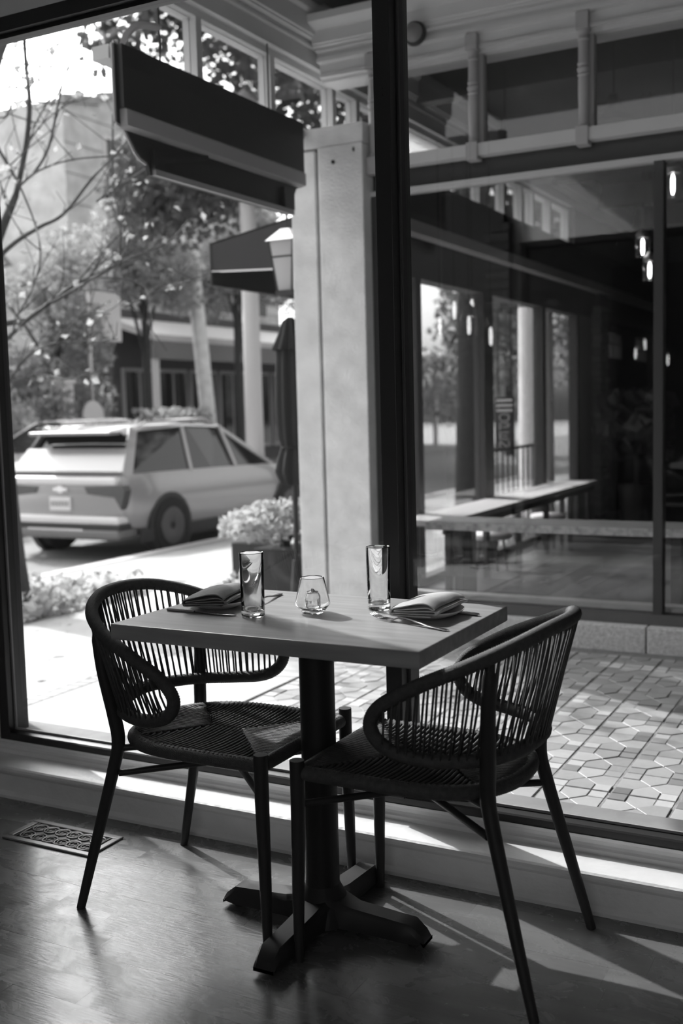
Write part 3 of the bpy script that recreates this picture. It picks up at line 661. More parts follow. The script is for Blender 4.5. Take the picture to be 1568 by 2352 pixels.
M().tube([(-14.73, 16.97, -.3), (-14.73, 16.97, 1.4)], .025, 8).build('post', STEEL, t)
t = thing('white_post', 'square white post across the street left of the round sign', 'post', (-14.8, 16.25, -.3))
M().box(-14.9, -14.7, 16.12, 16.42, -.3, 1.85).build('shaft', WHITEWOOD, t); M().box(-14.94, -14.66, 16.08, 16.46, 1.85, 1.93).build('cap', WHITEWOOD, t)
t = thing('banner_sign', 'square pale banner sign hanging above the street behind the branches', 'sign', (-15, 17.9, -.5))
M().tube([(-15, 17.3, -.5), (-15, 17.3, 4.0)], .05, 8).build('post', STEEL, t)
M().box(-15.03, -14.97, 17.4, 18.3, 2.75, 3.75).build('banner', WHITEWOOD, t)
# shop awning beyond the concrete column
t = thing('canvas_awning', 'black canvas awning over the sidewalk behind the concrete column', 'awning', (-3.7, 7.3, 2.09))
AX0, AX1, AY0, AY1 = -4.27, -3.14, 6.2, 7.75
M().add([(AX0, AY0, 2.37), (AX1, AY0, 2.56), (AX1, AY1, 2.56), (AX0, AY1, 2.37), (AX0, AY0, 2.36), (AX1, AY0, 2.55), (AX1, AY1, 2.55), (AX0, AY1, 2.36)],
        [(0, 1, 2, 3), (4, 7, 6, 5), (0, 4, 5, 1), (3, 2, 6, 7)]).build('top_cloth', AWNCLOTH, t)
M().box(AX0 - .006, AX0, AY0, AY1, 2.09, 2.37).build('front_valance', AWNCLOTH, t)
M().add([(AX0, AY0, 2.37), (AX1, AY0, 2.56), (AX1, AY0, 2.13), (AX0, AY0, 2.18), (AX0, AY0 + .008, 2.37), (AX1, AY0 + .008, 2.56), (AX1, AY0 + .008, 2.13), (AX0, AY0 + .008, 2.18)],
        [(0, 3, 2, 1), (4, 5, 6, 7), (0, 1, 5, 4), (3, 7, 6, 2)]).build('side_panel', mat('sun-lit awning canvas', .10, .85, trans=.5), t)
M().tube([(AX0, AY0, 2.18), (AX1, AY0, 2.13)], .007, 6).build('side_rod', STEEL, t)
M().tube([(AX0, AY0, 2.09), (AX0, AY1, 2.09)], .008, 6).build('valance_rod', BLACKMETAL, t)
M().tube([(AX0, AY0, 2.09), (AX0, AY0, 2.37)], .008, 6).build('corner_rod', BLACKMETAL, t)
# lantern hanging by the column
t = thing('wall_lantern', 'tapered lantern with pale glass panes hanging by the concrete column', 'lantern', (-3.40, 5.75, 1.95))
LX, LY = -3.395, 5.75
def frus(r0, z0, r1, z1): return [(LX + sx * r, LY + sy * r, z) for r, z in ((r0, z0), (r1, z1)) for sx, sy in ((-1, -1), (1, -1), (1, 1), (-1, 1))]
Q = [(0, 1, 5, 4), (1, 2, 6, 5), (2, 3, 7, 6), (3, 0, 4, 7)]
M().add(frus(.048, 1.95, .082, 2.245), Q).build('glass_panes', LAMPSHADE, t)
M().add(frus(.10, 2.245, .03, 2.32), Q + [(4, 5, 6, 7), (0, 3, 2, 1)]).build('cap', mat('pale lantern cap', .5, .5), t)
m_ = M().box(LX - .06, LX + .06, LY - .06, LY + .06, 1.925, 1.95)
for sx, sy in ((-1, -1), (1, -1), (1, 1), (-1, 1)): m_.bar((LX + sx * .05, LY + sy * .05, 1.95), (LX + sx * .084, LY + sy * .084, 2.25), .009, .009)
m_.tube([(LX + sx * .071, LY + sy * .071, 2.15) for sx, sy in ((-1, -1), (1, -1), (1, 1), (-1, 1))], .006, 5, closed=True)
m_.build('cage', BLACKMETAL, t)
M().tube(spline([(LX, LY, 2.3), (LX, LY, 2.42), (LX + .08, LY - .1, 2.47), (-3.2, 5.56, 2.44), (-3.03, 5.42, 2.4)], 5), .009, 6).build('bracket', BLACKMETAL, t)

# ------------------------------------------------------------------ closed parasol and planters by the sidewalk
UX, UY = -3.63, 6.15
t = thing('closed_parasol', 'closed black patio parasol standing beside the concrete column', 'parasol', (UX, UY, walk_z(UX)))
M().tube([(UX, UY, walk_z(UX)), (UX, UY, 1.80)], .019, 8).build('pole', BLACKMETAL, t)
def fold(prof, k, amp, n=48):
    rows = []
    for r, z in prof: rows.append([(UX + r * (1 + amp * math.cos(k * 2 * PI * i / n)) * math.cos(2 * PI * i / n), UY + r * (1 + amp * math.cos(k * 2 * PI * i / n)) * math.sin(2 * PI * i / n), z) for i in range(n)])
    return M().grid(rows, True)
fold([(.015, 1.83), (.05, 1.80), (.075, 1.72), (.115, 1.625), (.11, 1.615), (.06, 1.66)], 8, .12).build('canopy_cap', UMBRCLOTH, t, smooth=True)
fold([(.06, 1.70), (.088, 1.62), (.096, 1.45), (.10, 1.25), (.092, 1.05), (.075, .98), (.10, .90), (.115, .82), (.085, .74), (.04, .73)], 8, .16).build('canopy', UMBRCLOTH, t, smooth=True)
M().tube([(UX + .082 * math.cos(i * PI / 8), UY + .082 * math.sin(i * PI / 8), .98) for i in range(16)], .008, 5, closed=True).build('tie_strap', UMBRCLOTH, t)
M().lathe([(.24, 0), (.24, .05), (.05, .07), (.03, .3)], (UX, UY, walk_z(UX) + .005), 20).build('base', BLACKMETAL, t)
def planter(name, label, x, y, w_, hgt, seed, n, spread, top, white=True):
    z0 = walk_z(x); t = thing(name, label, 'planter', (x, y, z0))
    M().box(x - w_ / 2, x + w_ / 2, y - w_ / 2, y + w_ / 2, z0 + .02, z0 + hgt).build('box', mat('black planter box', .02, .5), t, bevel=.008)
    m_ = M()
    for sx in (-1, 1):
        for sy in (-1, 1): m_.box(x + sx * (w_ / 2 - .02) - .02, x + sx * (w_ / 2 - .02) + .02, y + sy * (w_ / 2 - .02) - .02, y + sy * (w_ / 2 - .02) + .02, z0 - .01, z0 + .03)
    m_.build('feet', BLACKMETAL, t)
    r = random.Random(seed); st = M()
    for _ in range(14):
        a = r.uniform(0, 2 * PI); q = r.uniform(.05, 1) * spread * .8
        st.tube([(x + r.gauss(0, .04), y + r.gauss(0, .04), z0 + hgt - .02), (x + q * .6 * math.cos(a), y + q * .6 * math.sin(a), z0 + hgt + top * .5), (x + q * math.cos(a), y + q * math.sin(a), z0 + hgt + top * r.uniform(.6, .95))], [.006, .005, .003], 5)
    st.build('stems', BARK, t, kind='stuff')
    def fn(r):
        a = r.uniform(0, 2 * PI); q = r.random() ** .5 * spread; return (x + q * math.cos(a), y + q * math.sin(a), z0 + hgt + top * (.25 + .75 * r.random() ** .7) * (1 - .35 * (q / spread) ** 2))
    leaf_cloud(n, fn, .062, seed).build('foliage', LEAF, t, kind='stuff')
    return t
planter('planter_box', 'black planter box with pale bushy shrub below the closed parasol', -4.06, 6.72, .34, .34, 71, 1100, .40, .36)
planter('planter_box', 'black planter box with a lower shrub left of the closed parasol', -4.85, 7.6, .34, .30, 72, 460, .34, .30)
# trailing ivy in front of the planter
t = thing('ivy_plant', 'trailing ivy with pointed leaves low on the sidewalk beside the planter', 'plant', (-4.05, 6.1, walk_z(-4.05)))
def ivy(r):
    u = r.random(); return (-4.0 - u * .28 + r.gauss(0, .05), 5.95 + u * .1 + r.gauss(0, .05), walk_z(-4) + .03 + .20 * (1 - u) * r.random() + r.random() * .06)
leaf_cloud(70, ivy, .075, 77).build('leaves', LEAFMID, t, kind='stuff')
M().tube(spline([(-3.92, 6.54, .20), (-3.99, 6.2, .10), (-4.1, 6.02, .03), (-4.28, 6.02, -.10)], 5), .005, 5).build('stem', BARK, t)
t = thing('wire_rack', 'low black rack of crossed bars beside the concrete column base', 'rack', (-3.42, 6.0, walk_z(-3.42)))
for k in range(3): M().tube([(-3.5 + .07 * k, 5.98, walk_z(-3.5)), (-3.5 + .07 * k, 5.98, .42)], .007, 6).build('upright', RUBBER, t)
for zz in (.12, .28, .42): M().tube([(-3.515, 5.98, zz), (-3.345, 5.98, zz)], .007, 6).build('cross_bar', RUBBER, t)

# ------------------------------------------------------------------ the far wing: kerb, window, posts, beams
kb = struct('wing_plinth', M().box(-2.62, 2.4, 5.27, 5.45, -.1, .118), STONE)
xs = [-2.62, -2.335, -1.135, .065, 1.265, 2.4]
for i in range(5): M().box(xs[i] + .004, xs[i + 1] - .004, 5.25, 5.42, -.02, .124).build('kerb_stone', STONE, kb, bevel=.006)
FY = 5.35
w2 = struct('window_2', M().box(-2.62, 2.4, FY - .03, FY + .05, .124, .178), mat('dull bronze rail', .10, .5))
M().box(-2.6, 2.4, FY + .055, FY + .14, .115, .205).build('inner_sill', TRIMGREY, w2)
def mull(x0, x1, z0, z1, m_, nm='mullion', d0=-.03, d1=.05): return M().box(x0, x1, FY + d0, FY + d1, z0, z1).build(nm, m_, w2)
WINGFRAME = mat('wing window metal', .045, .45)
for x0 in (-2.62, -1.119, .34, 1.80): mull(x0, x0 + .044, .178, 2.355, WINGFRAME)
mull(-2.62, 2.4, 2.355, 2.382, TRIMGREY, 'transom')
mull(-2.62, 2.4, 2.382, 2.485, DARKWOOD, 'transom_panel', 0.0, .05)
mull(-2.62, 2.4, 2.485, 2.545, TRIMGREY, 'upper_sill', -.075, .05)
px = [-2.62, -1.119, .34, 1.80, 2.4]
for i in range(4): M().box(px[i] + .044, px[i + 1], FY + .008, FY + .014, .178, 2.355).build('pane', PANE2, w2)
posts = [-2.58, -2.015, -1.45, -.885, -.32, .245, .81, 1.375]
for i in range(len(posts)):
    x1 = posts[i + 1] if i + 1 < len(posts) else 2.4
    M().box(posts[i], x1, FY + .02, FY + .026, 2.545, 3.0).build('upper_pane', PANE2, w2)
for i, x in enumerate(posts):
    m_ = M(); py = FY - .045
    m_.box(x - .030, x + .030, FY - .085, FY - .01, 2.465, 2.552).box(x - .030, x + .030, py - .03, py + .03, 3.005, 3.085)
    m_.box(x - .034, x + .040, FY - .012, FY + .05, 2.5, 3.03)
    m_.lathe([(.027, 2.552), (.030, 2.558), (.024, 2.564), (.028, 2.572), (.024, 2.578), (.023, 2.58), (.0255, 2.70), (.0255, 2.775), (.023, 2.79), (.030, 2.797), (.023, 2.805), (.030, 2.818), (.031, 2.828), (.023, 2.838), (.030, 2.848), (.0245, 2.862), (.0235, 2.93), (.0225, 2.955), (.029, 2.963), (.024, 2.972), (.026, 2.99), (.031, 3.003)], (x, py, 0), 16)
    o_ = m_.build('turned_post', POSTGREY, w2, smooth='auto')
ent = [(5.50, 2.995), (FY - .02, 2.995), (FY - .02, 3.012), (FY - .045, 3.016), (FY - .045, 3.032), (FY - .035, 3.036), (FY - .035, 3.086), (FY - .075, 3.090), (FY - .075, 3.112), (FY - .06, 3.116), (FY - .06, 3.138),
       (FY - .09, 3.142), (FY - .09, 3.150), (FY - .084, 3.152), (FY - .084, 3.156), (FY - .11, 3.16), (FY - .11, 3.168), (FY - .12, 3.172), (FY - .12, 3.235), (FY - .20, 3.262), (FY - .20, 3.30), (5.5, 3.36)]
struct('trim_2', M().prism(ent, 'yz', -2.9, 2.4), TRIMGREY)
# street side beam, high panes and soffit
ent2 = [(-3.12, 3.08), (-2.93, 3.08), (-2.93, 3.165), (-2.915, 3.17), (-2.915, 3.182), (-2.925, 3.186), (-2.925, 3.196), (-2.89, 3.202), (-2.89, 3.212), (-2.88, 3.216), (-2.88, 3.315), (-2.86, 3.33), (-2.86, 3.40), (-3.12, 3.40)]
struct('trim_3', M().prism(ent2, 'xz', 3.58, 14.2), TRIMGREY)
w5 = struct('window_5', M().box(-3.05, -2.965, 3.62, 10.35, 2.69, 2.745), TRIMGREY)
M().box(-3.045, -2.97, 3.62, 10.35, 3.045, 3.08).build('head_rail', TRIMGREY, w5)
ymul = [4.28, 4.93, 5.60, 5.90, 6.55, 7.32, 7.95, 8.5, 8.95, 9.25, 9.75, 10.33]
y0 = 3.62
for yy in ymul:
    M().box(-3.045, -2.97, yy - .022, yy + .022, 2.745, 3.045).build('mullion', TRIMGREY, w5)
    M().box(-3.011, -3.005, y0, yy - .022, 2.745, 3.045).build('added_glow_pane' if abs(yy - 7.32) < .01 else 'pane', mat('translucent glow pane', .8, .5, trans=.7) if abs(yy - 7.32) < .01 else PANE2, w5); y0 = yy + .022  # one translucent pane is made up so that backlight makes it glow
M().tube(spline([(-2.945, 3.655, 2.735), (-2.945, 3.68, 2.745), (-2.945, 3.715, 2.80), (-2.945, 3.80, 2.865), (-2.95, 3.95, 2.90)], 6), .016, 4).build('corner_bracket', mat('pale bracket', .4, .6), w5)
struct('trim_4', M().box(-3.06, -2.613, 5.235, 5.55, 2.632, 2.735), CONCRETE)
pr_ = struct('porch_ceiling', M().box(-3.0, 2.4, 3.6, 5.5, 3.40, 3.5).box(-2.86, 2.4, 2.66, 3.6, 3.40, 3.5), DARKWOOD)
x = -2.85
while x < -1.2:
    M().box(x, x + .112, 2.7, 5.24, 3.372, 3.40).build('ceiling_board', BOARDS, pr_); x += .118
M().box(-1.2, 2.4, 2.7, 5.24, 3.372, 3.40).build('far_boards', BOARDS, pr_, kind='stuff')
struct('wing_upper_wall', M().box(-3.02, -2.92, 10.35, 14.2, 2.735, 3.08), mat('dim frieze', .12, .7))
# concrete column: casing strip, joint and broad face
pc = struct('concrete_column', M().box(-2.885, -2.613, 5.23, 5.52, -.02, 2.63), CONCRETE, bevel=.006)
M().box(-3.06, -2.905, 5.235, 5.52, -.03, 2.62).build('pilaster', CONCRETE, pc, bevel=.006)
M().box(-2.91, -2.88, 5.262, 5.5, -.03, 2.62).build('joint', SIGNBLACK, pc)
m_ = M().lathe([(.011, 0), (.011, .004), (.006, .005)], (0, 0, 0), 12); m_.v = [(-2.79 + a, 5.231 - z, 2.545 + b) for a, b, z in m_.v]; m_.build('bolt_hole', SIGNBLACK, pc)
m_ = M().lathe([(.006, 0), (.006, .004)], (0, 0, 0), 8, 1); m_.v = [(-2.665 + a, 5.231 - z, 2.595 + b * 2) for a, b, z in m_.v]; m_.build('bolt_hole', SIGNBLACK, pc)
# hanging sign board spanning the porch opening
sg = thing('hanging_sign', 'long black shaped signboard with a grey ledge hanging across the porch opening', 'sign', (-2.93, 4.37, 2.24))
outl = [(3.625, 2.745), (3.66, 2.74), (5.04, 2.752), (5.055, 2.742), (5.085, 2.715), (5.13, 2.705), (5.125, 2.41), (5.08, 2.395), (5.035, 2.325), (5.03, 2.27), (5.0, 2.25), (3.83, 2.25), (3.815, 2.30), (3.775, 2.312), (3.74, 2.335), (3.70, 2.385), (3.675, 2.42), (3.625, 2.43)]
M().prism(outl, 'yz', -2.955, -2.935).build('board', SIGNBLACK, sg)
for a, b in zip(outl[-6:] + outl[:2], outl[-5:] + outl[:3]):
    if a[0] < 3.9 and b[0] < 3.9: M().bar((-2.945, a[0], a[1]), (-2.945, b[0], b[1]), .024, .008, up=(1, 0, 0)).build('lit_edge', mat('lit sign edge', .45, .6), sg)  # light on the near board edge, put into a pale colour
M().box(-2.935, -2.905, 3.632, 5.12, 2.485, 2.74).build('upper_panel', SIGNBLACK, sg)
M().prism([(-2.935, 2.485), (-2.905, 2.485), (-2.897, 2.475), (-2.897, 2.415), (-2.935, 2.405)], 'xz', 3.64, 5.12).build('ledge', SIGNGREY, sg)
M().box(-2.935, -2.915, 3.84, 5.02, 2.25, 2.275).build('bottom_rail', SIGNGREY, sg)
M().box(-2.935, -2.912, 3.83, 3.90, 2.275, 2.36).build('end_block', SIGNBLACK, sg); M().box(-2.935, -2.912, 4.92, 5.02, 2.275, 2.38).build('end_block', SIGNBLACK, sg)
M().bar((-2.93, 3.86, 2.31), (-2.93, 4.25, 2.40), .02, .02).build('brace', SIGNBLACK, sg)
for yy in (3.95, 4.85): M().tube([(-2.95, yy, 2.74), (-2.95, yy, 3.09)], .005, 6).build('hanger_rod', BLACKMETAL, sg)
# round bulkhead lamp on the beam
t = thing('bulkhead_lamp', 'round caged bulkhead lamp on the porch beam beside the mullion', 'lamp', (-2.30, FY - .12, 3.06))
m_ = M().lathe([(.055, 0), (.062, .01), (.058, .03), (.05, .035)], (0, 0, 0), 20); m_.v = [(-2.29 + a, FY - .12 - z, 3.115 + b) for a, b, z in m_.v]; m_.build('ring', BLACKMETAL, t, smooth=True)
m_ = M().lathe([(.05, .02), (.046, .045), (.03, .065), (.0, .072)], (0, 0, 0), 20); m_.v = [(-2.29 + a, FY - .12 - z, 3.115 + b) for a, b, z in m_.v]; m_.build('glass_dome', LAMPSHADE, t, smooth=True)

# ------------------------------------------------------------------ inside the far wing
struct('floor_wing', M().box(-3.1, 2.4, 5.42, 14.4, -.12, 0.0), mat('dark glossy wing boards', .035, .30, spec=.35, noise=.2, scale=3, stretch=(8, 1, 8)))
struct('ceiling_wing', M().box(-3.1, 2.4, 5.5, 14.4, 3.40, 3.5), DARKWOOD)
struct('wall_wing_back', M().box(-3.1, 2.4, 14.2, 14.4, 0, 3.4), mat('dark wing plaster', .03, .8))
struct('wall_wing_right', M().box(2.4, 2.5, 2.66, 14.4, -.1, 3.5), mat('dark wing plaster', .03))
for k, yy in enumerate((6.6, 8.1, 9.6, 11.1, 12.6)):
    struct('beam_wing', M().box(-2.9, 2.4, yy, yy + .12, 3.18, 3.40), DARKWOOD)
# street side of the wing: header, ledge, storefront
struct('wing_header', M().box(-3.08, -2.93, 5.55, 14.2, 2.44, 2.735), DARKWOOD)
struct('wing_ledge', M().prism([(-2.93, 2.44), (-2.89, 2.43), (-2.86, 2.34), (-2.93, 2.33)], 'xz', 5.55, 14.2), mat('pale wing ledge', .9, .5))
struct('wing_frieze', M().box(-3.08, -2.95, 5.55, 14.2, 2.08, 2.44), mat('dim frieze', .12, .7))
PANE3 = pane_mat('storefront glass', .94, .045)
w6 = struct('window_6', M().box(-3.04, -2.95, 5.55, 10.62, 0, .05), WINGFRAME)
struct('wall_wing_side', M().box(-3.06, -2.95, 10.62, 11.6, 0, 2.1), mat('grey wing panel', .30, .7))
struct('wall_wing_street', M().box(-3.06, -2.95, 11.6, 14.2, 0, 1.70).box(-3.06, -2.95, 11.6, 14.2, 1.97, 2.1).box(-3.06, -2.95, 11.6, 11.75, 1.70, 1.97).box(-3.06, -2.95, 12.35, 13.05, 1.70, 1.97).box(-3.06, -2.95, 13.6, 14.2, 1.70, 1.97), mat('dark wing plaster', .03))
for k, (ya, yb) in ((8, (11.75, 12.35)), (9, (13.05, 13.6))):
    w8 = struct('window_%d' % k, M().box(-3.03, -2.98, ya, yb, 1.86, 1.875).box(-3.03, -2.98, (ya + yb) / 2 - .015, (ya + yb) / 2 + .015, 1.70, 1.97), WINGFRAME)
    M().box(-3.005, -2.999, ya, yb, 1.70, 1.97).build('pane', PANE3, w8)
yl = [5.55, 6.65, 7.93, 9.42, 10.53]
for i, yy in enumerate(yl):
    wd_ = .20 if i == 2 else .09
    M().box(-3.04, -2.95, yy, yy + wd_, .05, 2.08).build('mullion', mat('grey storefront mullion', .09, .5), w6)
    if i + 1 < len(yl): M().box(-3.0, -2.994, yy + wd_, yl[i + 1], .05, 2.08).build('pane', PANE3, w6)
# long bench table along the storefront
t = thing('window_bench', 'long pale narrow table along the storefront of the far wing', 'table', (-2.86, 8.1, 0))
M().box(-3.10 + .16, -2.6, 6.28, 9.95, .46, .5).build('table_top', mat('pale bench top', .62, .35), t, bevel=.006)
for yy in (6.45, 7.15, 7.85, 8.55, 9.25, 9.82):
    for xx in (-2.9, -2.66): M().box(xx - .02, xx + .02, yy - .02, yy + .02, 0, .46).build('leg', DARKWOOD, t)
M().box(-2.64, -2.62, 6.3, 9.9, .41, .46).build('apron', DARKWOOD, t)
for k, yy in enumerate((8.9, 7.5)):
    t = thing('low_stool', ['low stool with a round pale seat under the far end of the bench table', 'low stool with a round pale seat under the near end of the bench table'][k], 'stool', (-2.75, yy, 0))
    M().lathe([(.14, .24), (.15, .25), (.15, .275), (.13, .285), (0, .287)], (-2.75, yy, 0), 20).build('seat', WHITEWOOD, t, smooth='auto')
    for a in range(4): M().tube([(-2.75 + .09 * math.cos(a * PI / 2 + .7), yy + .09 * math.sin(a * PI / 2 + .7), .24), (-2.75 + .12 * math.cos(a * PI / 2 + .7), yy + .12 * math.sin(a * PI / 2 + .7), 0)], .010, 6).build('leg', DARKWOOD, t)
# low wooden ledge just inside the wing window
t = thing('window_ledge_bench', 'low grey bench with a rough pale front edge inside the far wing window', 'bench', (-.4, 5.75, 0))
M().box(-2.45, 1.9, 5.62, 5.92, .535, .572).build('seat', mat('grey bench wood', .55, .5, noise=.1, scale=4), t)
M().box(-2.45, 1.9, 5.605, 5.62, .527, .568).build('front_edge', mat('rough bench edge', .85, .8, noise=.5, scale=30), t)
for xx in (-2.3, -1.1, .1, 1.3): M().box(xx, xx + .05, 5.66, 5.88, 0, .535).build('leg', DARKWOOD, t)
M().box(-2.45, 1.9, 5.62, 5.64, 0, .12).build('kick_board', TRIMGREY, t)
# white column, railing and OPEN sign outside the storefront
t = thing('white_column', 'broad white column outside the storefront behind the bench table', 'column', (-3.25, 10.15, walk_z(-3.25)))
M().lathe([(.175, 0), (.165, 2.4)], (-3.25, 10.15, walk_z(-3.5)), 28).build('shaft', mat('bright white column paint', .90, .5), t, smooth='auto')
M().box(-3.46, -3.07, 9.96, 10.34, walk_z(-3.5), .14).build('base', WHITEWOOD, t)
t = thing('iron_railing', 'thin black iron railing outside the storefront below the OPEN sign', 'railing', (-3.25, 9.6, walk_z(-3.2)))
for k in range(12): M().tube([(-3.2, 8.75 + .14 * k, walk_z(-3.2)), (-3.2, 8.75 + .14 * k, .82)], .008, 6).build('baluster', BLACKMETAL, t)
M().box(-3.215, -3.185, 8.7, 10.35, .82, .845).build('handrail', BLACKMETAL, t)
t = thing('open_sign', 'narrow dark hanging sign with the letters OPEN stacked in a column', 'sign', (-3.27, 9.3, .80))
M().box(-3.360, -3.180, 9.29, 9.31, .80, 1.29).build('board', mat('dark sign board', .05, .6), t)
for xx in (-3.33, -3.21): M().tube([(xx, 9.30, 1.29), (xx, 9.30, 2.07), (-3.06, 9.30, 2.09)], .006, 6).build('hanger', BLACKMETAL, t)
SIGNLET = mat('pale sign lettering', .75, .6)
STROKES = {'O': [[(0, .2), (0, .8), (.25, 1), (.75, 1), (1, .8), (1, .2), (.75, 0), (.25, 0), (0, .2)]], 'P': [[(0, 0), (0, 1), (.7, 1), (1, .85), (1, .6), (.7, .45), (0, .45)]],
           'E': [[(1, 0), (0, 0), (0, 1), (1, 1)], [(0, .5), (.8, .5)]], 'N': [[(0, 0), (0, 1), (1, 0), (1, 1)]]}
for k, ch in enumerate('OPEN'):
    m_ = M(); zc = 1.075 - k * .082
    for stt in STROKES[ch]:
        for (a, b), (c_, d) in zip(stt, stt[1:]): m_.bar((-3.312 + a * .085, 9.287, zc + b * .062), (-3.312 + c_ * .085, 9.287, zc + d * .062), .006, .017, up=(0, 1, 0))
    m_.build('letter', SIGNLET, t)
for zz in (1.26, 1.215, 1.17): M().box(-3.345, -3.195, 9.285, 9.29, zz - .011, zz + .011).build('small_text_bar', SIGNLET, t)
# brick pier and dark partitions deep in the wing
t = struct('wall_wing_pier', M().box(-3.05, -2.90, 11.2, 11.5, 0, 2.4), DARKBRICK)
LB = mat('light pier brick', .24, .9, rnd=.3); b0 = None
for k in range(30):
    zz = .05 + k * .072
    for j in range(2):
        loc_ = (-2.88, 11.2 + .16 * j + (.0 if k % 2 else -.04), zz)
        if b0 is None: b0 = M().box(-2.95, -2.86, 11.12, 11.27, .05, .112).build('brick', LB, t); bo = (0, 11.12, .05)
        else: o_ = share(b0, 'brick', (0, 0, 0), None); o_.parent = t; o_.location = (0, loc_[1] - .08 - bo[1], zz - .05)
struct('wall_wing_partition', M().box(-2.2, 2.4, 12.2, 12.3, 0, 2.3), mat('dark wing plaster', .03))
t = thing('potted_palm', 'large dark potted plant in the shadows of the far wing', 'plant', (-2.45, 10.9, 0))
M().lathe([(.16, 0), (.2, .4), (.18, .4), (.1, .38)], (-2.45, 10.9, 0), 18).build('pot', DARKWOOD, t, smooth='auto')
M().tube([(-2.45, 10.9, .35), (-2.45, 10.9, .9)], .03, 7).build('stem', BARK, t)
leaf_cloud(260, lambda r: (-2.45 + r.uniform(-.3, .3), 10.9 + r.uniform(-.3, .3), 1.0 + r.uniform(-.3, .3)), .22, 88).build('foliage', LEAFDARK, t, kind='stuff')
# hanging lamps
def bulb_pendant(x, y, z, label, big=True, drop=3.4):
    t = thing('pendant_lamp', label, 'lamp', (x, y, z - .1), 'bulb pendants in the far wing' if y > 3 else 'bulb pendants in our room')
    M().tube([(x, y, z + .085), (x, y, drop)], .005, 6).build('cord', BLACKMETAL, t)
    M().lathe([(.045, .06), (.05, .09), (.02, .12), (.012, .13)], (x, y, z), 14).build('cap', mat('brushed lamp cap', .4, .4, metal=.8), t, smooth='auto')
    M().lathe([(.05, -.075), (.052, -.07), (.052, .06), (.048, .06), (.048, -.07)], (x, y, z), 18).build('glass_shade', PANE2, t, smooth=True)
    M().lathe([(0, -.06), (.008, -.055), (.012, -.03), (.012, .03), (.007, .055)], (x, y, z), 10).build('bulb', BULB, t, smooth=True)
for x, y, z, lb in ((-1.26, 6.5, 2.46, 'glass pendant lamp with a glowing bulb nearest the window edge, highest of the lit ones'), (-1.76, 8.0, 2.33, 'glass pendant lamp with a glowing bulb, upper of the close pair left of the mullion'),
                    (-1.71, 8.0, 2.16, 'glass pendant lamp with a glowing bulb, lower of the close pair left of the mullion'), (-1.35, 8.6, 2.55, 'glass pendant lamp with a thin glowing bulb seen left of the far mullion')):
    bulb_pendant(x, y, z, lb)
for k, (x, y, z, lb) in enumerate(((-1.6, 6.5, 2.92, 'dark cone pendant hanging in the high pane right of the second post'), (-2.3, 6.6, 2.72, 'dark drum pendant hanging left of the second post'), (-1.2, 7.6, 3.0, 'dark cone pendant highest in the right hand pane'))):
    t = thing('cone_pendant', lb, 'lamp', (x, y, z - .08)); M().tube([(x, y, z + .08), (x, y, 3.4)], .005, 6).build('cord', BLACKMETAL, t)
    M().lathe([(.115, -.07), (.11, -.03), (.04, .03), (.025, .09), (.01, .1)], (x, y, z), 20).build('shade', SIGNBLACK, t, smooth='auto')
# bare-bulb pendants of our own room, behind the camera; their reflections hang in the right hand pane
for x, y, z, lb in ((-2.717, -1.29, 1.741, 'reflection of a bare bulb pendant in the right hand glass, leftmost of the five'), (-2.616, -1.29, 1.834, 'reflection of a bare bulb pendant in the right hand glass, second from the left'),
                    (-2.492, -1.28, 1.837, 'reflection of a bare bulb pendant in the right hand glass, upper of the stacked pair'), (-2.44, -1.09, 1.716, 'reflection of a bare bulb pendant in the right hand glass, lower of the stacked pair'),
                    (-2.372, -1.29, 1.656, 'reflected bare bulb pendant in the right hand glass, rightmost and lowest of the five')):
    bulb_pendant(x, y, z, lb, drop=2.9)
# wing dining tables in shadow
for k, (x, y) in enumerate(((-.9, 8.2), (-1.2, 10.4))):
    t = thing('dark_table', ['dark square table in the shadows of the far wing, nearer one', 'dark square table in the shadows of the far wing, farther one'][k], 'table', (x, y, 0))
    M().box(x - .4, x + .4, y - .4, y + .4, .71, .75).build('table_top', DARKWOOD, t); M().tube([(x, y, .02), (x, y, .71)], .04, 10).build('pedestal', BLACKMETAL, t); M().box(x - .25, x + .25, y - .25, y + .25, 0, .02).build('base', BLACKMETAL, t)

# ------------------------------------------------------------------ dining table
TX, TY = -1.2355, 2.156
tb = thing('dining_table', 'square-edged oak table top on a black pedestal with four feet', 'table', (TX, TY, 0))
M().box(-1.6225, -.8485, 1.897, 2.418, .7135, .75).build('table_top', WOODTOP, tb, bevel=.0025)
CX, CY = -1.225, 2.15
M().tube([(CX, CY, .07), (CX, CY, .70)], .0415, 28).build('column', BLACKMETAL, tb, smooth='auto')
M().box(CX - .17, CX + .17, CY - .17, CY + .17, .703, .7135).build('top_plate', BLACKMETAL, tb)
m_ = M()
for dx, dy in ((1, 0), (-1, 0), (0, 1), (0, -1)):
    rows = []
    for q, hw, zt, zb_ in ((.02, .052, .086, .018), (.06, .040, .075, .018), (.09, .033, .066, .016), (.20, .031, .058, .014), (.236, .031, .056, .014), (.262, .028, .036, .016), (.272, .026, .022, .018)):
        ring = [(-hw, zb_), (-hw, zt - .012), (-hw * .72, zt), (hw * .72, zt), (hw, zt - .012), (hw, zb_)]
        rows.append([(CX + dx * q - dy * a, CY + dy * q + dx * a, b) for a, b in ring])
    m_.grid(rows, True); k = len(m_.v); m_.f.append(tuple(range(k - 6, k)))
m_.lathe([(.075, .018), (.068, .06), (.052, .085), (.044, .10), (.0415, .105)], (CX, CY, 0), 28)
m_.build('foot_spider', BLACKMETAL, tb, smooth='auto')
for dx, dy in ((1, 0), (-1, 0), (0, 1), (0, -1)): M().lathe([(.014, 0), (.014, .02)], (CX + dx * .237, CY + dy * .237, 0), 12).build('glide', RUBBER, tb)

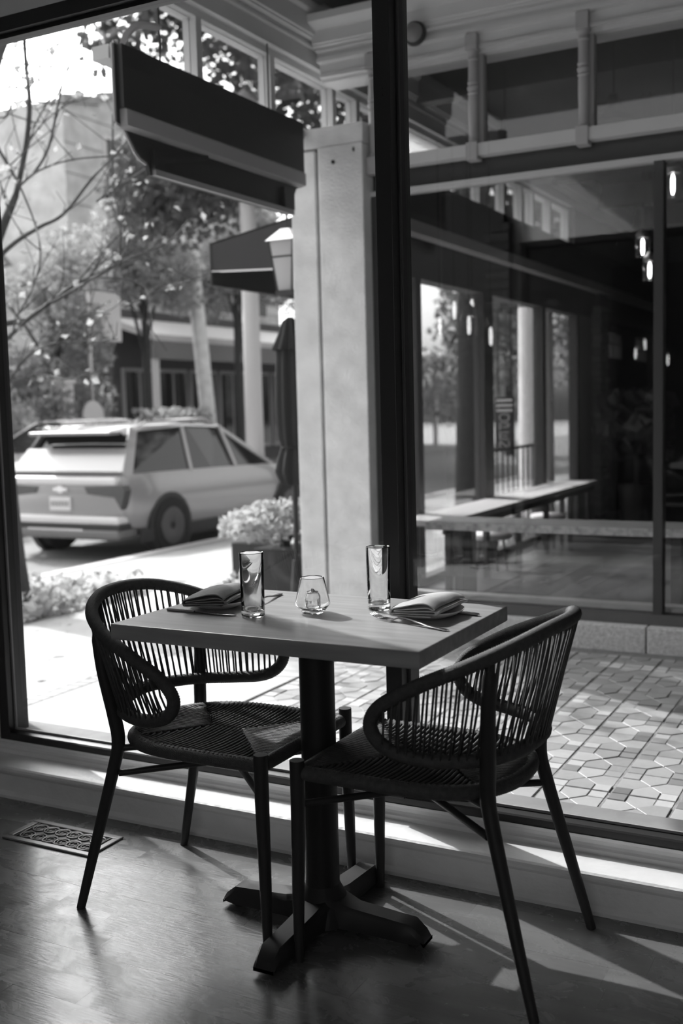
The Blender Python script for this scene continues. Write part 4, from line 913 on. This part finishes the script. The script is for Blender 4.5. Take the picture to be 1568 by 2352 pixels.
# ------------------------------------------------------------------ rope chairs
def make_chair(label):
    t = thing('rope_chair', label, 'chair', (0, 0, 0), 'rope dining chairs')
    top = [(-.345, 0, .778), (-.327, .1, .772), (-.278, .185, .748), (-.20, .238, .712), (-.11, .257, .672), (-.025, .253, .622), (.004, .245, .578)]
    bot = [(-.012, .238, .540), (-.055, .23, .517), (-.13, .215, .508), (-.215, .165, .508), (-.262, .09, .512), (-.278, 0, .516)]
    half = top + bot; loop = [Vector(p) for p in half] + [Vector((p[0], -p[1], p[2])) for p in reversed(half[1:-1])]
    sp = spline(loop, 40, closed=True)
    # resample evenly so that the rope wraps are regular
    def resample(P, step, closed):
        Q = P + [P[0]] if closed else P; out = [Q[0]]; acc = 0
        for a, b in zip(Q, Q[1:]):
            L = (b - a).length
            while acc + L >= step:
                a = a + (b - a) * ((step - acc) / L); L = (b - a).length; out.append(a.copy()); acc = 0
            acc += L
        return out
    rs = resample(sp, .0026, True)
    if len(rs) % 2: rs = rs[:-1]
    M().tube(rs, [.0160 if i % 2 else .0145 for i in range(len(rs))], 12, closed=True).build('rim', ROPE, t, smooth=True)
    # back cords between upper and lower rail
    tp = spline([Vector((p[0], -p[1], p[2])) for p in reversed(top[:-1])] + [Vector(p) for p in top[1:-1]], 20)
    bt = spline([Vector((p[0], -p[1], p[2])) for p in reversed(bot[:-1])] + [Vector(p) for p in bot[1:]][:-1] if False else [Vector((p[0], -p[1], p[2])) for p in reversed([(x, y, z) for x, y, z in [bot[5], bot[4], bot[3], bot[2], bot[1], bot[0]]])] , 20)
    lower = [Vector((bot[i][0], -bot[i][1], bot[i][2])) for i in range(0, 6)] + [Vector(bot[i]) for i in range(4, -1, -1)]
    bt = spline(lower, 20)
    def at(P, u):
        x = u * (len(P) - 1); i = min(int(x), len(P) - 2); return P[i].lerp(P[i + 1], x - i)
    def lenpar(P):
        acc = [0]
        for a, b in zip(P, P[1:]): acc.append(acc[-1] + (b - a).length)
        return acc
    la, lb = lenpar(tp), lenpar(bt)
    def at_len(P, acc, u):
        s_ = u * acc[-1]
        lo = 0
        while lo < len(acc) - 2 and acc[lo + 1] < s_: lo += 1
        return P[lo].lerp(P[lo + 1], (s_ - acc[lo]) / max(1e-6, acc[lo + 1] - acc[lo]))
    rc = random.Random(5); cords = M(); n = 92; off = 0.0
    for i in range(n):
        u = .012 + (i + .5) / n * .976
        ju = u + rc.uniform(-.0028, .0028) ; jv = u + rc.uniform(-.0028, .0028)
        a = at_len(tp, la, ju); b = at_len(bt, lb, min(1, max(0, jv)))
        mid = (a + b) / 2; outw = Vector((mid.x + .02, mid.y, 0)).normalized() * .004
        side = (1 if i % 2 else -1) * .010
        nrm = Vector((mid.x + .05, mid.y, 0)).normalized()
        cords.tube([a + nrm * side, mid + outw + nrm * side * .5, b + nrm * side], .0026, 5)
    cords.build('back_cords', ROPE, t, smooth=True, kind='stuff')
    # legs
    for s_ in (1, -1):
        P = spline([(-.246, s_ * .2095, .726), (-.238, s_ * .202, .62), (-.228, s_ * .180, .50), (-.224, s_ * .172, .43), (-.238, s_ * .178, .36), (-.29, s_ * .200, .16), (-.332, s_ * .216, .0)], 7)
        nn = len(P); M().tube(P, [(.0105 if i < 3 else .0135) + .0035 * math.sin(min(1, i / nn * 1.25) * PI) - (.003 * max(0, i / nn - .8) * 5) for i in range(nn)], 14).build('rear_leg', CHAIRMETAL, t, smooth='auto')
        M().tube([(.208, s_ * .203, .462), (.208, s_ * .203, .36), (.212, s_ * .206, .16), (.214, s_ * .208, .0)], [.0165, .0165, .014, .0105], 14).build('front_leg', CHAIRMETAL, t, smooth='auto')
        M().tube([(-.224, s_ * .172, .412), (-.17, s_ * .14, .415)], .009, 10).build('seat_support', CHAIRMETAL, t, smooth='auto')
    m_ = M().tube([(-.225, .175, .350), (.0, 0, .362), (.208, -.203, .362)], .0085, 10).tube([(-.225, -.175, .350), (0, 0, .362), (.208, .203, .362)], .0085, 10)
    m_.build('cross_brace', CHAIRMETAL, t, smooth='auto')
    # seat rail: front and sides straight, back rounded; wrapped in rope
    zs = .432
    outl = [(.200, -.195), (.06, -.198), (-.06, -.196), (-.14, -.180), (-.205, -.135), (-.238, -.07), (-.246, 0), (-.238, .07), (-.205, .135), (-.14, .180), (-.06, .196), (.06, .198), (.200, .195)]
    rail = resample(spline([(x, y, zs) for x, y in outl], 14), .0030, False)
    rail_m = M().tube(rail, [.0168 if i % 2 else .0155 for i in range(len(rail))], 12)
    fr_ = resample([Vector((.203, -.185, zs)), Vector((.203, .185, zs))], .0030, False)
    rail_m.tube(fr_, [.0168 if i % 2 else .0155 for i in range(len(fr_))], 12)
    rail_m.build('seat_rail', ROPE, t, smooth=True)
    # woven seat: cords run in from each side to two diagonal seams
    wv = M(); zt = zs + .0135; rw = random.Random(3)
    def edge_y(x): # half width of the seat at x
        for (x0, y0), (x1, y1) in zip([(.203, .197), (.06, .198), (-.06, .196), (-.14, .180), (-.205, .135), (-.238, .07)], [(.06, .198), (-.06, .196), (-.14, .180), (-.205, .135), (-.238, .07), (-.246, .0)]):
            if x1 <= x <= x0: return y1 + (y0 - y1) * (x - x1) / (x0 - x1)
        return 0
    cx_, half_mid = -.02, .045                         # seams end on a short centre line
    rp = .0040
    def dip(p, q, z0, z1, k=4): return [p.lerp(q, i / k) + Vector((0, 0, -.004 * math.sin(PI * i / k))) for i in range(k + 1)]
    x = .198
    while x > -.238:                                   # cords over the side rails
        e = edge_y(x)
        for s_ in (1, -1):
            if x > cx_ + half_mid: inner = .197 * (x - (cx_ + half_mid)) / (.203 - (cx_ + half_mid))
            elif x < cx_ - half_mid: inner = e * min(1, ((cx_ - half_mid) - x) / ((cx_ - half_mid) + .20))
            else: inner = 0
            if e - inner > .012: wv.tube(dip(Vector((x, s_ * (e + .006), zt)), Vector((x, s_ * inner, zt - .006)), 0, 0), rp, 5)
        x -= .0122 + rw.uniform(-.0012, .0012)
    yv = -.19
    while yv < .19:                                    # cords over the front rail and the rounded back rail
        xi = cx_ + half_mid + (.203 - (cx_ + half_mid)) * abs(yv) / .197
        if .203 - xi > .01: wv.tube(dip(Vector((.209, yv, zt)), Vector((xi, yv, zt - .005)), 0, 0), rp, 5)
        xb = -.246
        for q in range(60):
            xx = -.246 + q * .004
            if edge_y(xx) >= abs(yv): xb = xx; break
        e = abs(yv); xk = (cx_ - half_mid) - e / .16 * .14
        if abs(yv) < .15 and xk - xb > .01: wv.tube(dip(Vector((xb - .004, yv, zt)), Vector((xk, yv, zt - .005)), 0, 0), rp, 5)
        yv += .0104 + rw.uniform(-.0008, .0008)
    wv.build('woven_seat', ROPE, t, smooth=True, kind='stuff')
    under = M().add([(.2, -.19, zs - .004), (.2, .19, zs - .004), (-.06, .19, zs - .004), (-.14, .175, zs - .004), (-.2, .13, zs - .004), (-.238, 0, zs - .004), (-.2, -.13, zs - .004), (-.14, -.175, zs - .004), (-.06, -.19, zs - .004)], [tuple(range(9))])
    under.v += [(x, y, z - .008) for x, y, z in under.v]; under.f += [tuple(range(17, 8, -1))] + [(i, (i + 1) % 9, 9 + (i + 1) % 9, 9 + i) for i in range(9)]
    under.build('cord_gap_shade', SIGNBLACK, t)  # black sheet under the cords, shade in their gaps put into its colour
    return t
ch = make_chair('black rope-backed chair at the left end of the table, facing right')
ch2 = ch.copy(); COL.objects.link(ch2); ch2['label'] = 'black rope-backed chair at the right end of the table, its back to the camera side'
for c_ in list(ch.children):
    d = c_.copy(); COL.objects.link(d); d.parent = ch2
ch.location = (-1.485, 2.18, 0); ch2.location = (-.975, 2.18, 0); ch2.rotation_euler = (0, 0, PI)

# ------------------------------------------------------------------ things on the table
TZ = .75
def tumbler(x, y, label):
    r = .0275
    prof = [(0, .001), (r - .003, .001), (r, .004), (r + .0012, .150), (r + .0004, .1515), (r - .0010, .150), (r - .0032, .020), (r - .008, .014), (0, .013)]
    o = M().lathe(prof, (x, y, TZ), 40).build('water_glass', TUMBLER, None, smooth='auto', org=(x, y, TZ)); return tag(o, label, 'glass', 'tall water glasses')
tumbler(-1.355, 2.087, 'tall straight water glass at the left place, in front of the darker napkin')
tumbler(-1.116, 2.268, 'tall straight water glass beside the mullion, left of the pale napkin')
vt = thing('candle_holder', 'flared glass candle holder between the two water glasses', 'candle holder', (-1.244, 2.174, TZ))
vx, vy = -1.244, 2.174
M().lathe([(0, .001), (.0245, .001), (.0265, .003), (.0405, .020), (.0418, .0235), (.0405, .029), (.0285, .084), (.0275, .0855), (.0264, .084), (.0382, .029), (.0392, .0235), (.038, .020), (.024, .0095), (0, .0085)], (vx, vy, TZ), 40).build('outer_glass', TUMBLER, vt, smooth='auto')
M().lathe([(0, .0125), (.016, .0110), (.019, .017), (.0185, .040), (.0145, .047), (.012, .047), (.0165, .038), (.0168, .018), (0, .0155)], (vx, vy, TZ), 32).build('oil_cup', TUMBLER, vt, smooth='auto')
M().lathe([(.0142, .0475), (.0142, .0495), (.006, .051), (.003, .056), (0, .0562)], (vx, vy, TZ), 20).build('burner_cap', CHROME, vt, smooth='auto')
def plate(x, y, r, label):
    prof = [(0, .0045), (r * .50, .0045), (r * .62, .006), (r * .80, .0105), (r * .95, .0165), (r, .0185), (r * 1.003, .0172), (r * .97, .0140), (r * .82, .0072), (r * .62, .0015), (r * .58, 0), (r * .54, 0), (r * .52, .002), (0, .002)]
    o = M().lathe(prof, (x, y, TZ), 56).build('side_plate', PORCELAIN, None, smooth='auto', org=(x, y, TZ)); return tag(o, label, 'plate', 'side plates')
plate(-1.508, 2.168, .078, 'white side plate under the darker napkin at the left place')
plate(-.977, 2.240, .083, 'white side plate under the pale napkin at the right place')
def sheet(path, thick, y0, y1, ny=14, wob=.0):
    """a folded cloth: 2-D path (u, z) extruded along v with thickness"""
    P = spline([(a, 0, b) for a, b in path], 6); n = len(P); T = [(P[min(i + 1, n - 1)] - P[max(i - 1, 0)]).normalized() for i in range(n)]
    ringl = [P[i] + Vector((-T[i].z, 0, T[i].x)) * thick / 2 for i in range(n)] + [P[i] - Vector((-T[i].z, 0, T[i].x)) * thick / 2 for i in reversed(range(n))]
    m_ = M(); rows = []
    for k in range(ny + 1):
        f_ = k / ny; v = y0 + (y1 - y0) * f_; ed = min(f_, 1 - f_); rr_ = 1 - .22 * (max(0, .25 - ed) / .25) ** 1.6 - .08 * f_
        rows.append([(p.x + wob * math.sin(f_ * 3 + p.z * 90), v + wob * 1.5 * math.sin(p.x * 40), (p.z * rr_) + wob * .8 * math.sin(f_ * 5 + p.x * 50) * (p.z / .03)) for p in ringl])
    m_.grid(rows, True); k = len(ringl); m_.f.append(tuple(range(k))); m_.f.append(tuple(range(len(m_.v) - k, len(m_.v)))); return m_
def napkin(x, y, rz, w_, l_, material, label, hem=True):
    hw = w_ / 2
    path = [(hw * .75, .0035), (-hw * .8, .003), (-hw * .98, .0055), (-hw * .85, .0085), (hw * .80, .0105), (hw * 1.02, .0145), (hw * .9, .0190), (-hw * .70, .0145), (-hw * .88, .0165), (-hw * .70, .0190),
            (hw * .50, .0275), (hw * .82, .0235), (hw * .90, .0265), (hw * .60, .0375), (hw * .1, .0375), (-hw * .70, .0265), (-hw * 1.0, .0195), (-hw * 1.06, .0090)]
    m_ = sheet(path, .0030, -l_ / 2, l_ / 2, 14, .0012)
    c_, s_ = math.cos(rz), math.sin(rz)
    m_.v = [(x + a * c_ - b * s_, y + a * s_ + b * c_, TZ + .0125 + z) for a, b, z in m_.v]
    o = m_.build('napkin', material, None, smooth='auto', org=(x, y, TZ + .0125)); tag(o, label, 'napkin', 'folded napkins')
    return o
napkin(-1.512, 2.175, .22, .108, .185, LINEN_L, 'darker taupe cloth napkin folded on the left plate')
napkin(-.972, 2.238, -.02, .108, .175, LINEN_R, 'pale cloth napkin folded on the right plate')
def flat_path(path, widths, th, name, material=STEEL):
    m_ = M(); P = [Vector(p) for p in path]; rows = []
    for i, p in enumerate(P):
        d = (P[min(i + 1, len(P) - 1)] - P[max(i - 1, 0)]).normalized(); r = Vector((d.y, -d.x, 0)).normalized(); w_ = widths[i] / 2; tt = th / 2
        rows.append([p - r * w_, p - r * w_ * .6 + Vector((0, 0, tt)), p + r * w_ * .6 + Vector((0, 0, tt)), p + r * w_, p + r * w_ * .6 - Vector((0, 0, tt)), p - r * w_ * .6 - Vector((0, 0, tt))])
    m_.grid(rows, True); m_.f.append(tuple(range(6))); n = len(m_.v); m_.f.append(tuple(range(n - 6, n))); return m_
def knife(p0, p1, label):
    a = Vector((p0[0], p0[1], TZ)); b = Vector((p1[0], p1[1], TZ)); t = thing('table_knife', label, 'knife', tuple((a + b) / 2), 'table knives')
    L = lambda u, z: tuple(a.lerp(b, u) + Vector((0, 0, z)))
    flat_path([L(0, .0032), L(.03, .0036), L(.2, .0036), L(.40, .0034)], [.009, .0125, .012, .0085], .0064, '').build('handle', STEEL, t, smooth='auto')
    flat_path([L(.40, .0034), L(.44, .0036), L(.6, .0040), L(.85, .004), L(.97, .0036), L(1.0, .0034)], [.0085, .015, .017, .017, .011, .002], .0020, '').build('blade', STEEL, t, smooth='auto')
def fork(p0, p1, label):
    """p0 handle end, p1 tine tips"""
    a = Vector((p0[0], p0[1], TZ)); b = Vector((p1[0], p1[1], TZ)); t = thing('table_fork', label, 'fork', tuple((a + b) / 2), 'table forks')
    L = lambda u, z: a.lerp(b, u) + Vector((0, 0, z)); d = (b - a).normalized(); r = Vector((d.y, -d.x, 0))
    flat_path([L(0, .0022), L(.04, .0028), L(.25, .005), L(.5, .0115), L(.62, .0125), L(.67, .0085)], [.010, .0145, .011, .006, .0055, .008], .0036, '').build('handle', STEEL, t, smooth='auto')
    flat_path([L(.67, .0085), L(.71, .005), L(.76, .004)], [.008, .021, .0225], .0028, '').build('root', STEEL, t, smooth='auto')
    for k in (-1.5, -.5, .5, 1.5):
        M().tube([L(.755, .004) + r * k * .0060, L(.87, .004) + r * k * .0058, L(.95, .0075) + r * k * .0054, L(1.0, .0125) + r * k * .005], [.0019, .0017, .0015, .0008], 6).build('tine', STEEL, t, smooth=True)
knife((-1.592, 2.073), (-1.392, 2.072), 'polished knife lying along the near side of the left plate')
fork((-1.447, 2.365), (-1.415, 2.175), 'fork behind the left water glass, only its handle end clear of it')
fork((-.868, 2.093), (-1.085, 2.170), 'fork lying with its tines toward the right water glass')
knife((-.866, 2.272), (-1.06, 2.305), 'knife half hidden behind the right plate')
